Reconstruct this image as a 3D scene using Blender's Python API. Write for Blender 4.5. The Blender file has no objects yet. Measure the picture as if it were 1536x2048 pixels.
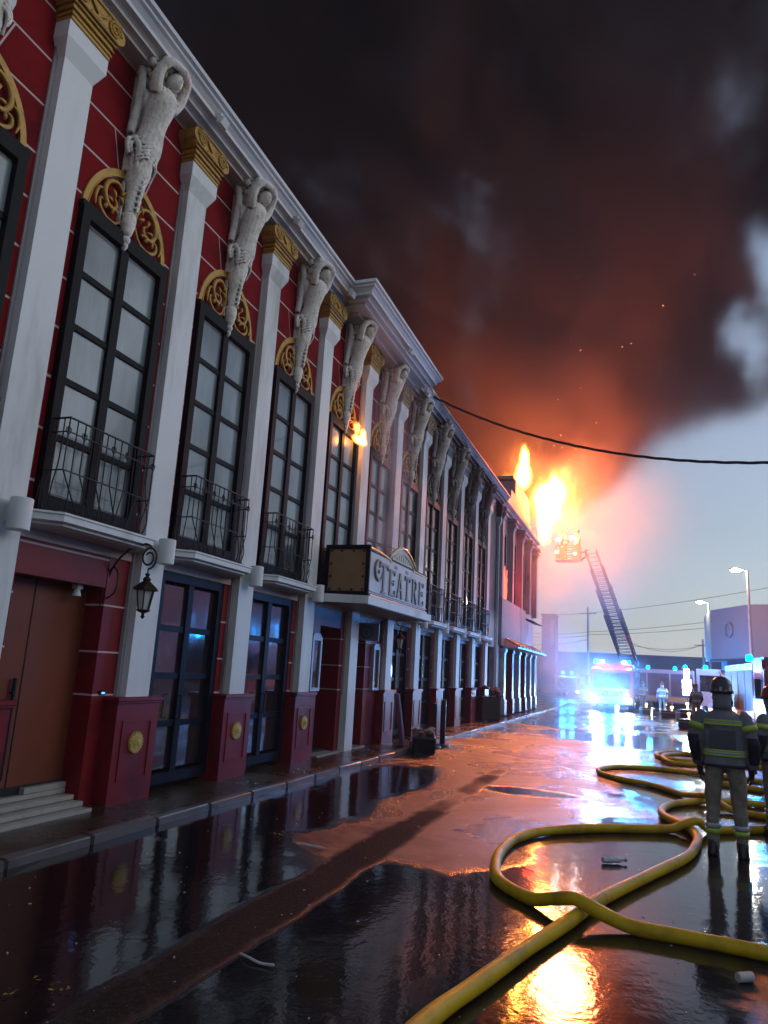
import bpy, bmesh, math, random
from mathutils import Vector, Matrix
R = math.radians
rnd = random.Random(7)
S = bpy.context.scene
COL = S.collection

# ------------------------------------------------------------------ camera
CX, CZ = 6.0344, 1.75
YAW, PITCH, ROLL, FPX = 0.3476, 0.2114, 0.0553, 1456.0
def camera_axes():
    cy, sy, cp, sp = math.cos(YAW), math.sin(YAW), math.cos(PITCH), math.sin(PITCH)
    F = Vector((-sy * cp, cy * cp, sp)); R0 = Vector((cy, sy, 0)); U0 = R0.cross(F)
    return R0 * math.cos(ROLL) + U0 * math.sin(ROLL), -R0 * math.sin(ROLL) + U0 * math.cos(ROLL), F
_r, _u, _f = camera_axes()
cd = bpy.data.cameras.new('camera'); cam = bpy.data.objects.new('camera', cd); COL.objects.link(cam)
cam.matrix_world = Matrix((( _r.x, _u.x, -_f.x, CX), (_r.y, _u.y, -_f.y, 0), (_r.z, _u.z, -_f.z, CZ), (0, 0, 0, 1)))
cd.sensor_fit = 'VERTICAL'; cd.sensor_height = 36.0; cd.lens = FPX / 2048 * 36.0
cd.clip_start = 0.05; cd.clip_end = 3000
S.camera = cam

# ------------------------------------------------------------------ sky, sun, exposure
SUN_EL, SUN_AZ = 24.0, 62.0          # azimuth clockwise from the street direction (+y)
W = bpy.data.worlds.new('World'); S.world = W; W.use_nodes = True
nt = W.node_tree; nt.nodes.clear()
wo = nt.nodes.new('ShaderNodeOutputWorld'); bg = nt.nodes.new('ShaderNodeBackground')
sk = nt.nodes.new('ShaderNodeTexSky'); sk.sky_type = 'NISHITA'; sk.sun_disc = False
sk.sun_elevation = R(SUN_EL); sk.sun_rotation = R(SUN_AZ); sk.air_density = 1.6; sk.dust_density = 0.7; sk.ozone_density = 2.0
hs = nt.nodes.new('ShaderNodeHueSaturation'); hs.inputs['Saturation'].default_value = 0.55
tn = nt.nodes.new('ShaderNodeMix'); tn.data_type = 'RGBA'; tn.blend_type = 'MULTIPLY'; tn.inputs[0].default_value = 1.0
tn.inputs[7].default_value = (.90, 1.0, 1.20, 1)                      # the cool cast of a wet dawn
nt.links.new(sk.outputs[0], hs.inputs['Color']); nt.links.new(hs.outputs[0], tn.inputs[6]); nt.links.new(tn.outputs[2], bg.inputs[0]); nt.links.new(bg.outputs[0], wo.inputs[0])
bg.inputs[1].default_value = 0.09
sd = bpy.data.lights.new('sun', 'SUN'); sd.energy = 0.26; sd.angle = R(40); sd.color = (0.93, 0.97, 1.0)
so = bpy.data.objects.new('sun', sd); COL.objects.link(so)
_d = Vector((math.sin(R(SUN_AZ)) * math.cos(R(SUN_EL)), math.cos(R(SUN_AZ)) * math.cos(R(SUN_EL)), math.sin(R(SUN_EL))))
so.rotation_euler = _d.to_track_quat('Z', 'Y').to_euler()
S.view_settings.view_transform = 'Standard'; S.view_settings.look = 'None'; S.view_settings.gamma = 1.0
S.view_settings.exposure = 0.14; S.view_settings.use_curve_mapping = False
S.render.engine = 'CYCLES'
cy = S.cycles
cy.max_bounces = 5; cy.diffuse_bounces = 2; cy.glossy_bounces = 3; cy.transmission_bounces = 3; cy.transparent_max_bounces = 10; cy.volume_bounces = 0
cy.caustics_reflective = False; cy.caustics_refractive = False; cy.sample_clamp_indirect = 6.0
cy.volume_max_steps = 256
cy.use_denoising = True

# ------------------------------------------------------------------ object helpers
def link(o, parent=None):
    COL.objects.link(o)
    if parent is not None: o.parent = parent
    return o
def obj(name, mesh, mat=None, parent=None, loc=None, rot=None, **props):
    if isinstance(mesh, bmesh.types.BMesh):
        me = bpy.data.meshes.new(name); mesh.to_mesh(me); mesh.free()
    else: me = mesh
    if mat is not None and len(me.materials) == 0: me.materials.append(mat)
    o = bpy.data.objects.new(name, me); link(o, parent)
    if loc is not None: o.location = loc
    if rot is not None: o.rotation_euler = rot
    for k, v in props.items(): o[k] = v
    return o
def empty(name, loc=(0, 0, 0), rz=0, parent=None, **props):
    o = bpy.data.objects.new(name, None); link(o, parent); o.location = loc; o.rotation_euler = (0, 0, rz)
    o.empty_display_size = .2
    for k, v in props.items(): o[k] = v
    return o
def tag(o, label, cat, group=None):
    o['label'] = label; o['category'] = cat
    if group: o['group'] = group
    return o
def copy_tree(o, parent=None, **props):
    c = o.copy(); link(c)
    if parent is not None: c.parent = parent
    for ch in list(o.children): copy_tree(ch, c)
    for k, v in props.items(): c[k] = v
    return c
# ------------------------------------------------------------------ shape helpers (all add to a bmesh)
def B(): return bmesh.new()
def box(bm, c, s, rot=None, bev=0.0):
    m = Matrix.Translation(c) @ (rot.to_4x4() if rot is not None else Matrix()) @ Matrix.Diagonal((s[0], s[1], s[2], 1))
    r = bmesh.ops.create_cube(bm, size=1, matrix=m)
    if bev > 0:
        es = list({e for v in r['verts'] for e in v.link_edges})
        bmesh.ops.bevel(bm, geom=es, offset=bev, segments=1, affect='EDGES')
    return bm
def box2(bm, a, b, bev=0.0):
    return box(bm, [(a[i] + b[i]) / 2 for i in range(3)], [abs(b[i] - a[i]) for i in range(3)], None, bev)
def cyl(bm, a, b, r1, r2=None, n=10, caps=True):
    a = Vector(a); b = Vector(b); d = b - a
    q = d.to_track_quat('Z', 'Y').to_matrix().to_4x4()
    bmesh.ops.create_cone(bm, cap_ends=caps, segments=n, radius1=r1, radius2=r1 if r2 is None else r2, depth=d.length,
                          matrix=Matrix.Translation((a + b) / 2) @ q)
    return bm
def ball(bm, c, r, s=(1, 1, 1), u=12, v=8, rot=None):
    m = Matrix.Translation(c) @ (rot.to_4x4() if rot is not None else Matrix()) @ Matrix.Diagonal((s[0], s[1], s[2], 1))
    bmesh.ops.create_uvsphere(bm, u_segments=u, v_segments=v, radius=r, matrix=m); return bm
def prism(bm, pts, axis, a, b):
    """extrude the 2D polygon pts along axis (0,1,2) between a and b; pts hold the other two coordinates in order"""
    def P(p, t):
        q = list(p); q.insert(axis, t); return q
    va = [bm.verts.new(P(p, a)) for p in pts]; vb = [bm.verts.new(P(p, b)) for p in pts]
    n = len(pts)
    for i in range(n): bm.faces.new((va[i], va[(i + 1) % n], vb[(i + 1) % n], vb[i]))
    bm.faces.new(va[::-1]); bm.faces.new(vb)
    bmesh.ops.recalc_face_normals(bm, faces=bm.faces[:]); return bm
def tube(bm, pts, r, n=8, cap=True, rr=None):
    """sweep a circle along pts; rr optional list of radii"""
    pts = [Vector(p) for p in pts]; rings = []; ref = None
    for i, p in enumerate(pts):
        t = (pts[min(i + 1, len(pts) - 1)] - pts[max(i - 1, 0)]).normalized()
        if ref is None:
            ref = Vector((0, 0, 1)) if abs(t.z) < .9 else Vector((1, 0, 0))
        x = (ref - t * ref.dot(t)).normalized(); y = t.cross(x); ref = x
        rad = rr[i] if rr else r
        rings.append([bm.verts.new(p + (x * math.cos(2 * math.pi * k / n) + y * math.sin(2 * math.pi * k / n)) * rad) for k in range(n)])
    for a, b in zip(rings, rings[1:]):
        for k in range(n): bm.faces.new((a[k], a[(k + 1) % n], b[(k + 1) % n], b[k]))
    if cap: bm.faces.new(rings[0][::-1]); bm.faces.new(rings[-1])
    return bm
def spline(P, k=8, closed=False):
    P = [Vector(p) for p in P]; out = []
    n = len(P)
    for i in range(n - 1):
        p0, p1, p2, p3 = P[max(i - 1, 0)], P[i], P[i + 1], P[min(i + 2, n - 1)]
        for j in range(k):
            t = j / k
            out.append(.5 * ((2 * p1) + (p2 - p0) * t + (2 * p0 - 5 * p1 + 4 * p2 - p3) * t * t + (3 * p1 - p0 - 3 * p2 + p3) * t ** 3))
    out.append(P[-1]); return out
def smooth(o):
    for p in o.data.polygons: p.use_smooth = True
    return o
def lathe(bm, prof, n=16, c=(0, 0, 0)):
    rings = []
    for r, z in prof:
        rings.append([bm.verts.new((c[0] + r * math.cos(2 * math.pi * k / n), c[1] + r * math.sin(2 * math.pi * k / n), c[2] + z)) for k in range(n)])
    for a, b in zip(rings, rings[1:]):
        for k in range(n): bm.faces.new((a[k], a[(k + 1) % n], b[(k + 1) % n], b[k]))
    bm.faces.new(rings[0][::-1]); bm.faces.new(rings[-1]); return bm

# ------------------------------------------------------------------ materials
class NT:
    def __init__(s, name):
        s.m = bpy.data.materials.new(name); s.m.use_nodes = True; s.t = s.m.node_tree; s.t.nodes.clear()
        s.out = s.t.nodes.new('ShaderNodeOutputMaterial')
    def n(s, k, **kw):
        x = s.t.nodes.new('ShaderNode' + k)
        for a, b in kw.items(): setattr(x, a, b)
        return x
    def l(s, a, b): s.t.links.new(a, b)
    def coord(s, kind='Object'):
        if kind == 'World': return s.n('NewGeometry').outputs['Position']
        return s.n('TexCoord').outputs[kind]
    def noise(s, scale, detail=4, rough=.55, co=None, dist=0, stretch=None):
        x = s.n('TexNoise'); x.inputs['Scale'].default_value = scale; x.inputs['Detail'].default_value = detail
        x.inputs['Roughness'].default_value = rough; x.inputs['Distortion'].default_value = dist
        co = co or s.coord('World')
        if stretch:
            mp = s.n('Mapping'); mp.inputs['Scale'].default_value = stretch; s.l(co, mp.inputs['Vector']); co = mp.outputs[0]
        s.l(co, x.inputs['Vector']); return x.outputs['Fac']
    def ramp(s, f, stops, interp='LINEAR'):
        r = s.n('ValToRGB'); r.color_ramp.interpolation = interp
        el = r.color_ramp.elements
        while len(el) < len(stops): el.new(.5)
        for e, (p, c) in zip(el, stops): e.position = p; e.color = c if len(c) == 4 else (*c, 1)
        s.l(f, r.inputs[0]); return r.outputs[0]
    def mr(s, f, a, b, c=0, d=1, smoothstep=False):
        r = s.n('MapRange'); 
        if smoothstep: r.interpolation_type = 'SMOOTHSTEP'
        for i, v in zip(('From Min', 'From Max', 'To Min', 'To Max'), (a, b, c, d)): r.inputs[i].default_value = v
        s.l(f, r.inputs['Value']); return r.outputs[0]
    def mix(s, f, a, b):
        r = s.n('Mix', data_type='RGBA')
        for inp, v in ((r.inputs[0], f), (r.inputs[6], a), (r.inputs[7], b)):
            if isinstance(v, (int, float)): inp.default_value = v
            elif isinstance(v, tuple): inp.default_value = (*v[:3], 1)
            else: s.l(v, inp)
        return r.outputs[2]
    def math(s, op, a, b=0.0, c=None):
        r = s.n('Math', operation=op)
        for inp, v in zip(r.inputs, (a, b, c)):
            if v is None: continue
            if isinstance(v, (int, float)): inp.default_value = v
            else: s.l(v, inp)
        return r.outputs[0]
    def bump(s, h, strength=.3, dist=.01):
        b = s.n('Bump'); b.inputs['Strength'].default_value = strength; b.inputs['Distance'].default_value = dist
        s.l(h, b.inputs['Height']); return b.outputs[0]
    def pbr(s, color, rough=.6, metal=0, normal=None, spec=None, coat=None, emis=None, estr=0):
        p = s.n('BsdfPrincipled')
        for k, v in (('Base Color', color), ('Roughness', rough), ('Metallic', metal), ('Specular IOR Level', spec), ('Coat Weight', coat), ('Emission Color', emis), ('Emission Strength', estr)):
            if v is None: continue
            if isinstance(v, (int, float)): p.inputs[k].default_value = v
            elif isinstance(v, tuple): p.inputs[k].default_value = (*v[:3], 1)
            else: s.l(v, p.inputs[k])
        if normal is not None: s.l(normal, p.inputs['Normal'])
        s.l(p.outputs[0], s.out.inputs['Surface']); s.p = p; return s.m
def paint(name, col, rough=.6, dirt=(.12, .1, .09), amount=.35, scale=2.5, bump=.15, metal=0, fine=60, stretch=None, soot=False, spec=.5):
    """painted / plastered surface with blotchy dirt, fine grain; soot: burnt staining towards the burning end of the facade"""
    t = NT(name)
    n1 = t.noise(scale, 6, .65, stretch=stretch); n2 = t.noise(fine, 3, .6)
    f = t.mr(n1, .45, .78, 0, amount, True)
    c = t.mix(f, col, dirt)
    c = t.mix(t.mr(n2, .3, .8, 0, .12), c, tuple(x * .7 for x in col))
    if soot:
        sx = t.n('SeparateXYZ'); t.l(t.coord('World'), sx.inputs[0])
        ns = t.noise(.7, 6, .65, dist=.6)
        yy = t.mr(sx.outputs['Y'], 14.5, 24, 0, 1.0, False)
        zz = t.mr(sx.outputs['Z'], 2.9, 5.5, 0, 1.0, True)
        s_ = t.math('MULTIPLY', t.math('MULTIPLY', yy, zz), 1.0)
        s2 = t.math('ADD', s_, t.math('SUBTRACT', ns, .62))
        fs = t.mr(s2, .05, .55, 0, soot if isinstance(soot, float) else .93, True)
        c = t.mix(fs, c, (.018, .013, .012))
    t.pbr(c, rough, metal, t.bump(t.math('ADD', n2, n1), bump, .004), spec=spec); return t.m
def emit(name, col, strength):
    t = NT(name); e = t.n('Emission'); e.inputs[0].default_value = (*col, 1); e.inputs[1].default_value = strength
    t.l(e.outputs[0], t.out.inputs['Surface']); return t.m
# ------------------------------------------------------------------ haze, smoke, fire
class GN:
    def __init__(s, name):
        s.g = bpy.data.node_groups.new(name, 'GeometryNodeTree')
        s.g.interface.new_socket('Geometry', in_out='OUTPUT', socket_type='NodeSocketGeometry')
        s.out = s.g.nodes.new('NodeGroupOutput')
        s.pos = s.g.nodes.new('GeometryNodeInputPosition').outputs[0]
        sp = s.g.nodes.new('ShaderNodeSeparateXYZ'); s.g.links.new(s.pos, sp.inputs[0]); s.x, s.y, s.z = sp.outputs
    def m(s, op, a, b=None, c=None):
        r = s.g.nodes.new('ShaderNodeMath'); r.operation = op
        for inp, v in zip(r.inputs, (a, b, c)):
            if v is None: continue
            if isinstance(v, (int, float)): inp.default_value = v
            else: s.g.links.new(v, inp)
        return r.outputs[0]
    def mr(s, f, a, b, c=0, d=1):
        r = s.g.nodes.new('ShaderNodeMapRange'); r.interpolation_type = 'SMOOTHSTEP'
        for i, v in zip(('From Min', 'From Max', 'To Min', 'To Max'), (a, b, c, d)):
            if isinstance(v, (int, float)): r.inputs[i].default_value = v
            else: s.g.links.new(v, r.inputs[i])
        s.g.links.new(f, r.inputs['Value']); return r.outputs[0]
    def noise(s, scale, detail=4, rough=.55, dist=0., off=(0, 0, 0), st=(1, 1, 1)):
        v = s.g.nodes.new('ShaderNodeVectorMath'); v.operation = 'MULTIPLY_ADD'; s.g.links.new(s.pos, v.inputs[0])
        v.inputs[1].default_value = st; v.inputs[2].default_value = off
        n = s.g.nodes.new('ShaderNodeTexNoise'); n.inputs['Scale'].default_value = scale; n.inputs['Detail'].default_value = detail
        n.inputs['Roughness'].default_value = rough; n.inputs['Distortion'].default_value = dist
        s.g.links.new(v.outputs[0], n.inputs['Vector']); return n.outputs[0]
    def blob(s, c, r):
        """1 at c falling to 0 on the ellipsoid of radii r"""
        q = None
        for ax, cc, rr in zip((s.x, s.y, s.z), c, r):
            d = s.m('POWER', s.m('ABSOLUTE', s.m('DIVIDE', s.m('SUBTRACT', ax, cc), rr)), 2)
            q = d if q is None else s.m('ADD', q, d)
        return s.m('SUBTRACT', 1.0, s.m('SQRT', q))
    def volume(s, dens, lo, hi, res, mat):
        v = s.g.nodes.new('GeometryNodeVolumeCube'); s.g.links.new(dens, v.inputs['Density'])
        v.inputs['Min'].default_value = lo; v.inputs['Max'].default_value = hi
        for k, r in zip(('X', 'Y', 'Z'), res): v.inputs['Resolution ' + k].default_value = r
        sm = s.g.nodes.new('GeometryNodeSetMaterial'); sm.inputs['Material'].default_value = mat
        s.g.links.new(v.outputs[0], sm.inputs[0]); s.g.links.new(sm.outputs[0], s.out.inputs[0])
def volume_object(name, g, mat, label=None):
    me = bpy.data.meshes.new(name); me.materials.append(mat)
    o = bpy.data.objects.new(name, me); link(o)
    md = o.modifiers.new('volume', 'NODES'); md.node_group = g.g
    o['kind'] = 'stuff'
    if label: o['label'] = label
    return o
def volmat(name, color, density, aniso=0.0, absorb=(0, 0, 0), attr=True, emis=None, estr=0.0):
    t = NT(name); p = t.n('VolumePrincipled')
    p.inputs['Color'].default_value = (*color, 1); p.inputs['Density'].default_value = density
    p.inputs['Anisotropy'].default_value = aniso; p.inputs['Absorption Color'].default_value = (*absorb, 1)
    p.inputs['Density Attribute'].default_value = 'density' if attr else ''
    if emis:
        p.inputs['Emission Color'].default_value = (*emis, 1)
        if attr:
            a = t.n('Attribute'); a.attribute_name = 'density'
            t.l(t.math('MULTIPLY', t.math('POWER', a.outputs['Fac'], 2.0), estr), p.inputs['Emission Strength'])
        else: p.inputs['Emission Strength'].default_value = estr
    t.l(p.outputs[0], t.out.inputs['Volume']); return t.m

# near-black smoke pouring from the roof and rolling over the street
g = GN('smoke field')
n1 = g.noise(.048, 6, .62, 1.0, (3.1, 0, 0), (1, .35, 1)); n2 = g.noise(.15, 6, .68, 1.3, (0, 7, 2), (1, .45, 1)); n3 = g.noise(.06, 6, .62, .8, (9, 4, 1))
nn = g.m('ADD', g.m('MULTIPLY', n1, .53), g.m('MULTIPLY', n2, .47))
low = g.m('ADD', g.m('ADD', 9.3, g.mr(g.x, 1.5, 7.5, 0, 5.5)), g.m('MULTIPLY', g.m('MAXIMUM', g.m('SUBTRACT', g.x, 7.0), 0.0), .30))
low = g.m('ADD', low, g.m('MULTIPLY', g.m('SUBTRACT', n3, .5), 17.0))
low = g.m('ADD', low, g.m('MULTIPLY', g.m('MAXIMUM', g.m('SUBTRACT', g.y, 45.0), 0.0), .33))
edge = g.mr(g.m('SUBTRACT', g.z, low), 0.0, 7.0)
xs = g.m('SUBTRACT', g.x, g.m('MULTIPLY', g.m('SUBTRACT', g.y, 45), .15)); zs = g.m('SUBTRACT', g.z, g.m('MULTIPLY', g.m('SUBTRACT', g.y, 45), .46))
_x, _z = g.x, g.z; g.x, g.z = xs, zs                     # a cleft in the smoke leaning away up the street
hole = g.mr(g.blob((11.6, 45, 22.5), (4.2, 80, 7.5)), 0.0, .95, 0, .13)
hole = g.m('MAXIMUM', hole, g.mr(g.blob((14.5, 45, 28), (4.5, 80, 9)), 0.0, .95, 0, .135))
g.x, g.z = _x, _z
hole2 = g.mr(g.blob((-8, 45, 34), (9, 40, 14)), 0.0, .7, 0, .07)
hole3 = g.mr(g.x, 18, 36, 0, .10)
th = g.m('ADD', .425, g.m('ADD', g.m('ADD', hole, hole2), hole3))
body = g.m('POWER', g.mr(nn, th, g.m('ADD', th, .19)), 1.7)
dens = g.m('MULTIPLY', edge, body)
dens = g.m('MULTIPLY', dens, g.m('MULTIPLY', g.mr(g.y, 22, 30), g.mr(g.x, 58, 46)))
SMOKE = volmat('smoke', (.115, .084, .090), .66, .1)
g.volume(dens, (-48, 22, 9), (58, 76, 78), (150, 76, 98), SMOKE)
volume_object('smoke', g, SMOKE, 'black smoke rolling from the burning roof over the street')

# flames above the end tower
FLAME = volmat('flame', (0, 0, 0), 0.0, 0, (0, 0, 0), True, (1.0, .33, .05), 30.0)
def flame(name, blobs, lo, hi, res, label, cat, nsc=1.25):
    g = GN(name + ' field'); n = g.noise(nsc, 4, .62, 1.2, (0, 0, 0), (1, 1, .42)); tot = None
    for c, r, w in blobs:
        b = g.m('MULTIPLY', g.m('MAXIMUM', g.m('ADD', g.blob(c, r), g.m('MULTIPLY', g.m('SUBTRACT', n, .5), 1.7)), 0.0), w)
        tot = b if tot is None else g.m('ADD', tot, b)
    g.volume(tot, lo, hi, res, FLAME)
    o = volume_object(name, g, FLAME, label); return o
flame('fire', [((.8, 43.0, 12.0), (.85, 1.3, 1.5), 3.0), ((.62, 43.0, 10.8), (.5, .9, 1.7), 2.6), ((1.3, 43.0, 12.6), (.65, 1.1, 1.1), 1.5), ((1.1, 43.0, 12.0), (1.9, 1.8, 2.2), .34), ((1.3, 43.0, 12.6), (3.0, 2.5, 3.3), .12),  # large faint blobs: glow halo round the flames, put in as emission
               ((-.2, 40, 12.8), (.5, .8, .9), 2.4), ((-.15, 40, 13.7), (.32, .6, 1.1), 2.4), ((-1.1, 40, 12.0), (.8, 1.0, 1.1), .9), ((-.2, 40, 13.2), (1.4, 1.3, 2.1), .2)],
      (-3.5, 38.3, 8.5), (4.5, 46, 16.5), (84, 54, 84), 'white hot flames roaring beside the stepped roof stack at the far end', 'fire')
def lamp(name, loc, power, col, radius=.1, kind='POINT', parent=None, **kw):
    l = bpy.data.lights.new(name, kind); l.energy = power; l.color = col; l.shadow_soft_size = radius
    for k, v in kw.items(): setattr(l, k, v)
    o = bpy.data.objects.new(name, l); link(o, parent); o.location = loc; return o
lamp('fire light', (1.8, 42, 13.6), 15500, (1.0, .18, .06), 1.4)

# damp, smoky air over the whole place
HAZE = volmat('haze', (.93, .93, .95), .0011, .3, (0, 0, 0), False)
bm = B(); box2(bm, (-70, -30, -1), (90, 190, 20.5)); obj('haze', bm, HAZE, kind='stuff', label='thin smoky haze hanging over the street')
# ------------------------------------------------------------------ materials of the place
M = {}
M['red'] = paint('red render', (.21, .0085, .011), .62, (.05, .006, .008), .8, 1.6, .35, soot=True, spec=.04)
M['red_low'] = paint('red gloss render', (.21, .0095, .013), .42, (.035, .006, .008), .8, 2.2, .3, fine=40, spec=.3)
M['joint'] = paint('white joint', (.62, .50, .48), .7, (.3, .2, .18), .4, 3, .2, soot=.9)
M['white'] = paint('white plaster paint', (.78, .78, .76), .55, (.34, .31, .27), .8, 1.3, .3, fine=35, stretch=(1, 1, .22), soot=.50)
M['back'] = paint('dirty backing strip', (.42, .36, .35), .75, (.06, .04, .04), .9, 3.0, .5, stretch=(1, 1, .25), soot=.9)
M['cornice'] = paint('cornice paint', (.70, .69, .70), .55, (.30, .27, .27), .7, .8, .3, stretch=(1, .3, 1), soot=.97)
M['gold'] = paint('gold paint', (.50, .27, .035), .42, (.13, .06, .012), .75, 9, .6, metal=.15, fine=90, soot=.95)
M['stone'] = paint('weathered plaster figure', (.76, .72, .66), .75, (.16, .13, .11), .75, 6, .5, fine=55, soot=.75)
M['black'] = paint('black painted frame', (.0045, .005, .0065), .5, (.015, .015, .015), .4, 4, .2, spec=.12)
M['iron'] = paint('wrought iron', (.010, .012, .014), .5, (.05, .035, .03), .4, 10, .2, metal=.3)
M['navy'] = paint('dark blue door frame', (.006, .009, .018), .45, (.02, .025, .04), .4, 4, .2, spec=.12)
M['orange'] = paint('orange door', (.20, .036, .009), .6, (.12, .03, .01), .6, 1.5, .2)
M['brown'] = paint('brown timber door', (.13, .048, .018), .5, (.05, .02, .01), .7, 3, .3, stretch=(1, 1, .1))
M['marble'] = paint('marble step', (.42, .38, .32), .3, (.2, .17, .13), .6, 4, .1)
M['dark'] = paint('dark interior', (.012, .010, .012), .8)
M['bronze'] = paint('bronze lantern', (.035, .022, .014), .45, (.09, .06, .03), .5, 20, .3, metal=.6)
M['lens'] = paint('dark lens', (.01, .01, .012), .1)
def glassmat(name, tint, refl, base_alpha, col2=None):
    """a sheet of glass: mostly clear, mirror-like at glancing angles, a film of dirt"""
    t = NT(name)
    tr = t.n('BsdfTransparent'); tr.inputs[0].default_value = (*tint, 1)
    gl = t.n('BsdfGlossy'); gl.inputs['Roughness'].default_value = .07
    nz = t.noise(1.3, 2, .4); t.l(t.bump(nz, .25, .05), gl.inputs['Normal'])
    df = t.n('BsdfDiffuse'); df.inputs[0].default_value = (.16, .15, .17, 1)
    fr = t.n('Fresnel'); fr.inputs[0].default_value = 1.5
    a = t.n('MixShader'); t.l(t.mr(t.noise(3.2, 4), .35, .8, base_alpha * .4, base_alpha), a.inputs[0]); t.l(tr.outputs[0], a.inputs[1]); t.l(df.outputs[0], a.inputs[2])
    b = t.n('MixShader'); t.l(t.math('MINIMUM', t.math('MULTIPLY_ADD', fr.outputs[0], 1.6, refl), 1.0), b.inputs[0]); t.l(a.outputs[0], b.inputs[1]); t.l(gl.outputs[0], b.inputs[2])
    t.l(b.outputs[0], t.out.inputs['Surface']); return t.m
M['glass'] = glassmat('door glass', (.70, .62, .72), .22, .30)
def blindmat():
    t = NT('pale blind behind glass')
    n = t.noise(.8, 3, .5, stretch=(1, 1.2, .6)); n2 = t.noise(9, 2, .5, stretch=(1, 6, .15))
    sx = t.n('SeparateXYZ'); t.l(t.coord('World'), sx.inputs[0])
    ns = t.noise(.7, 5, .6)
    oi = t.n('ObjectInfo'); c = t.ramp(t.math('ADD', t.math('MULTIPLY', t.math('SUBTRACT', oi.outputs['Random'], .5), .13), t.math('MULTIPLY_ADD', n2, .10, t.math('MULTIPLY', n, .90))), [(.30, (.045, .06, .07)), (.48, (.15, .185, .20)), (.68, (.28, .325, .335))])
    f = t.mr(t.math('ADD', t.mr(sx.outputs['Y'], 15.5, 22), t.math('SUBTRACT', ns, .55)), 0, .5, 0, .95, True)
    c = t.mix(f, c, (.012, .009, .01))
    t.pbr(c, .22, 0, t.bump(n, .05, .02), coat=.5); return t.m
M['blind'] = blindmat()

Y0, SP, XW = 5.2123, 2.3084, .165      # first pilaster, spacing, plane of the red wall
def PY(i): return Y0 + SP * (i - 1)
def BC(b): return PY(b) + SP / 2
HW = .2134

BLD = empty('theatre_building', (0, 0, 0))
tag(BLD, 'long red two storey theatre with white pilasters and gold capitals', 'theatre')
def part(name, bm, mat, parent=BLD, loc=None, **k): return obj(name, bm, mat, parent, loc, **k)

# the body of the building
bm = B(); box2(bm, (-7.5, -4, 2.85), (XW + .017, 30.45, 8.9)); part('wall', bm, M['joint'])
bm = B(); box2(bm, (-7.5, -4, 8.9), (.1, 30.45, 9.24)); part('roof', bm, M['dark'])
bm = B(); box2(bm, (-7.5, -4, .0), (-4.2, 30.45, 2.85)); box2(bm, (-4.2, 30.2, 0), (0, 30.45, 2.85)); box2(bm, (-4.2, -4, 0), (-.2, 5.0, 2.85)); part('ground_floor_back', bm, M['dark'])
bm = B(); box2(bm, (-4.2, 4.9, .0), (-.02, 30.2, .13)); part('ground_floor_slab', bm, M['dark'])
# red render blocks between white joints
G = .0155
def ell(z): return .75 * math.sqrt(max(0, 1 - ((z - 6.6) / .87) ** 2))
def block_poly(poly):
    bm = B(); prism(bm, poly, 0, 0, .022)
    return bm
def shrink(lo, hi): return lo + G, hi - G
rows = [3.05, 3.44, 4.0, 4.57, 5.13, 5.7, 6.26, 6.78]
polys = []
E_ = .90
for a, b_ in zip(rows, rows[1:]):
    z0, z1 = shrink(a, b_)
    for s in (-1, 1):
        q = [(s * (.745), z0), (s * E_, z0), (s * E_, z1), (s * .745, z1)]
        polys.append(q)
for s in (-1, 1):
    z0, z1 = shrink(6.78, 7.35)
    polys.append([(s * .735, z0), (s * E_, z0), (s * E_, z1), (s * ell(z1), z1), (s * ell(7.2), 7.2), (s * ell(7.05), 7.05), (s * ell(6.9), 6.9)])
    z0, z1 = shrink(7.35, 7.9)
    polys.append([(s * (ell(z0)), z0), (s * E_, z0), (s * E_, z1), (s * .41, z1), (s * .262, 7.44)])
    z0, z1 = shrink(7.9, 8.48)
    polys.append([(s * G, z0), (s * E_, z0), (s * E_, z1), (s * G, z1)])
    z0, z1 = shrink(8.48, 8.88)
    polys.append([(s * G, z0), (s * E_, z0), (s * E_, z1), (s * G, z1)])
polys.append([(-.238, 7.44), (-.1, 7.5), (.1, 7.5), (.238, 7.44), (.388, 7.889), (-.388, 7.889)])
bmeshes = []
for q in polys:
    me = bpy.data.meshes.new('wall_block'); b = block_poly(q); b.to_mesh(me); b.free(); me.materials.append(M['red']); bmeshes.append(me)
for b in range(0, 11):
    for me in bmeshes: obj('wall_block', me, None, BLD, (XW, BC(b), 0))

# gold arch over each upper window, red field and scrolls inside
def ellipse_strip(bm, a0, b0, a1, b1, x0, x1, n=28, zc=6.6, t0=0, t1=math.pi):
    vs = []
    for k in range(n + 1):
        t = t0 + (t1 - t0) * k / n; c, s = math.cos(t), math.sin(t)
        vs.append([bm.verts.new(v) for v in ((x0, a0 * c, zc + b0 * s), (x1, a0 * c, zc + b0 * s), (x1, a1 * c, zc + b1 * s), (x0, a1 * c, zc + b1 * s))])
    for p, q in zip(vs, vs[1:]):
        for k in range(4): bm.faces.new((p[k], p[(k + 1) % 4], q[(k + 1) % 4], q[k]))
    bm.faces.new(vs[0]); bm.faces.new(vs[-1][::-1]); bmesh.ops.recalc_face_normals(bm, faces=bm.faces[:])
bm = B(); ellipse_strip(bm, .755, .88, .67, .79, .0, .05); ellipse_strip(bm, .68, .80, .67, .79, .05, .06)
arch_me = bpy.data.meshes.new('gold_arch'); bm.to_mesh(arch_me); bm.free(); arch_me.materials.append(M['gold'])
bm = B(); prism(bm, [(.675 * math.cos(math.pi * k / 20), 6.6 + .78 * math.sin(math.pi * k / 20)) for k in range(21)], 0, -.003, .018)
field_me = bpy.data.meshes.new('arch_field'); bm.to_mesh(field_me); bm.free(); field_me.materials.append(M['red'])
bm = B()
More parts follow.
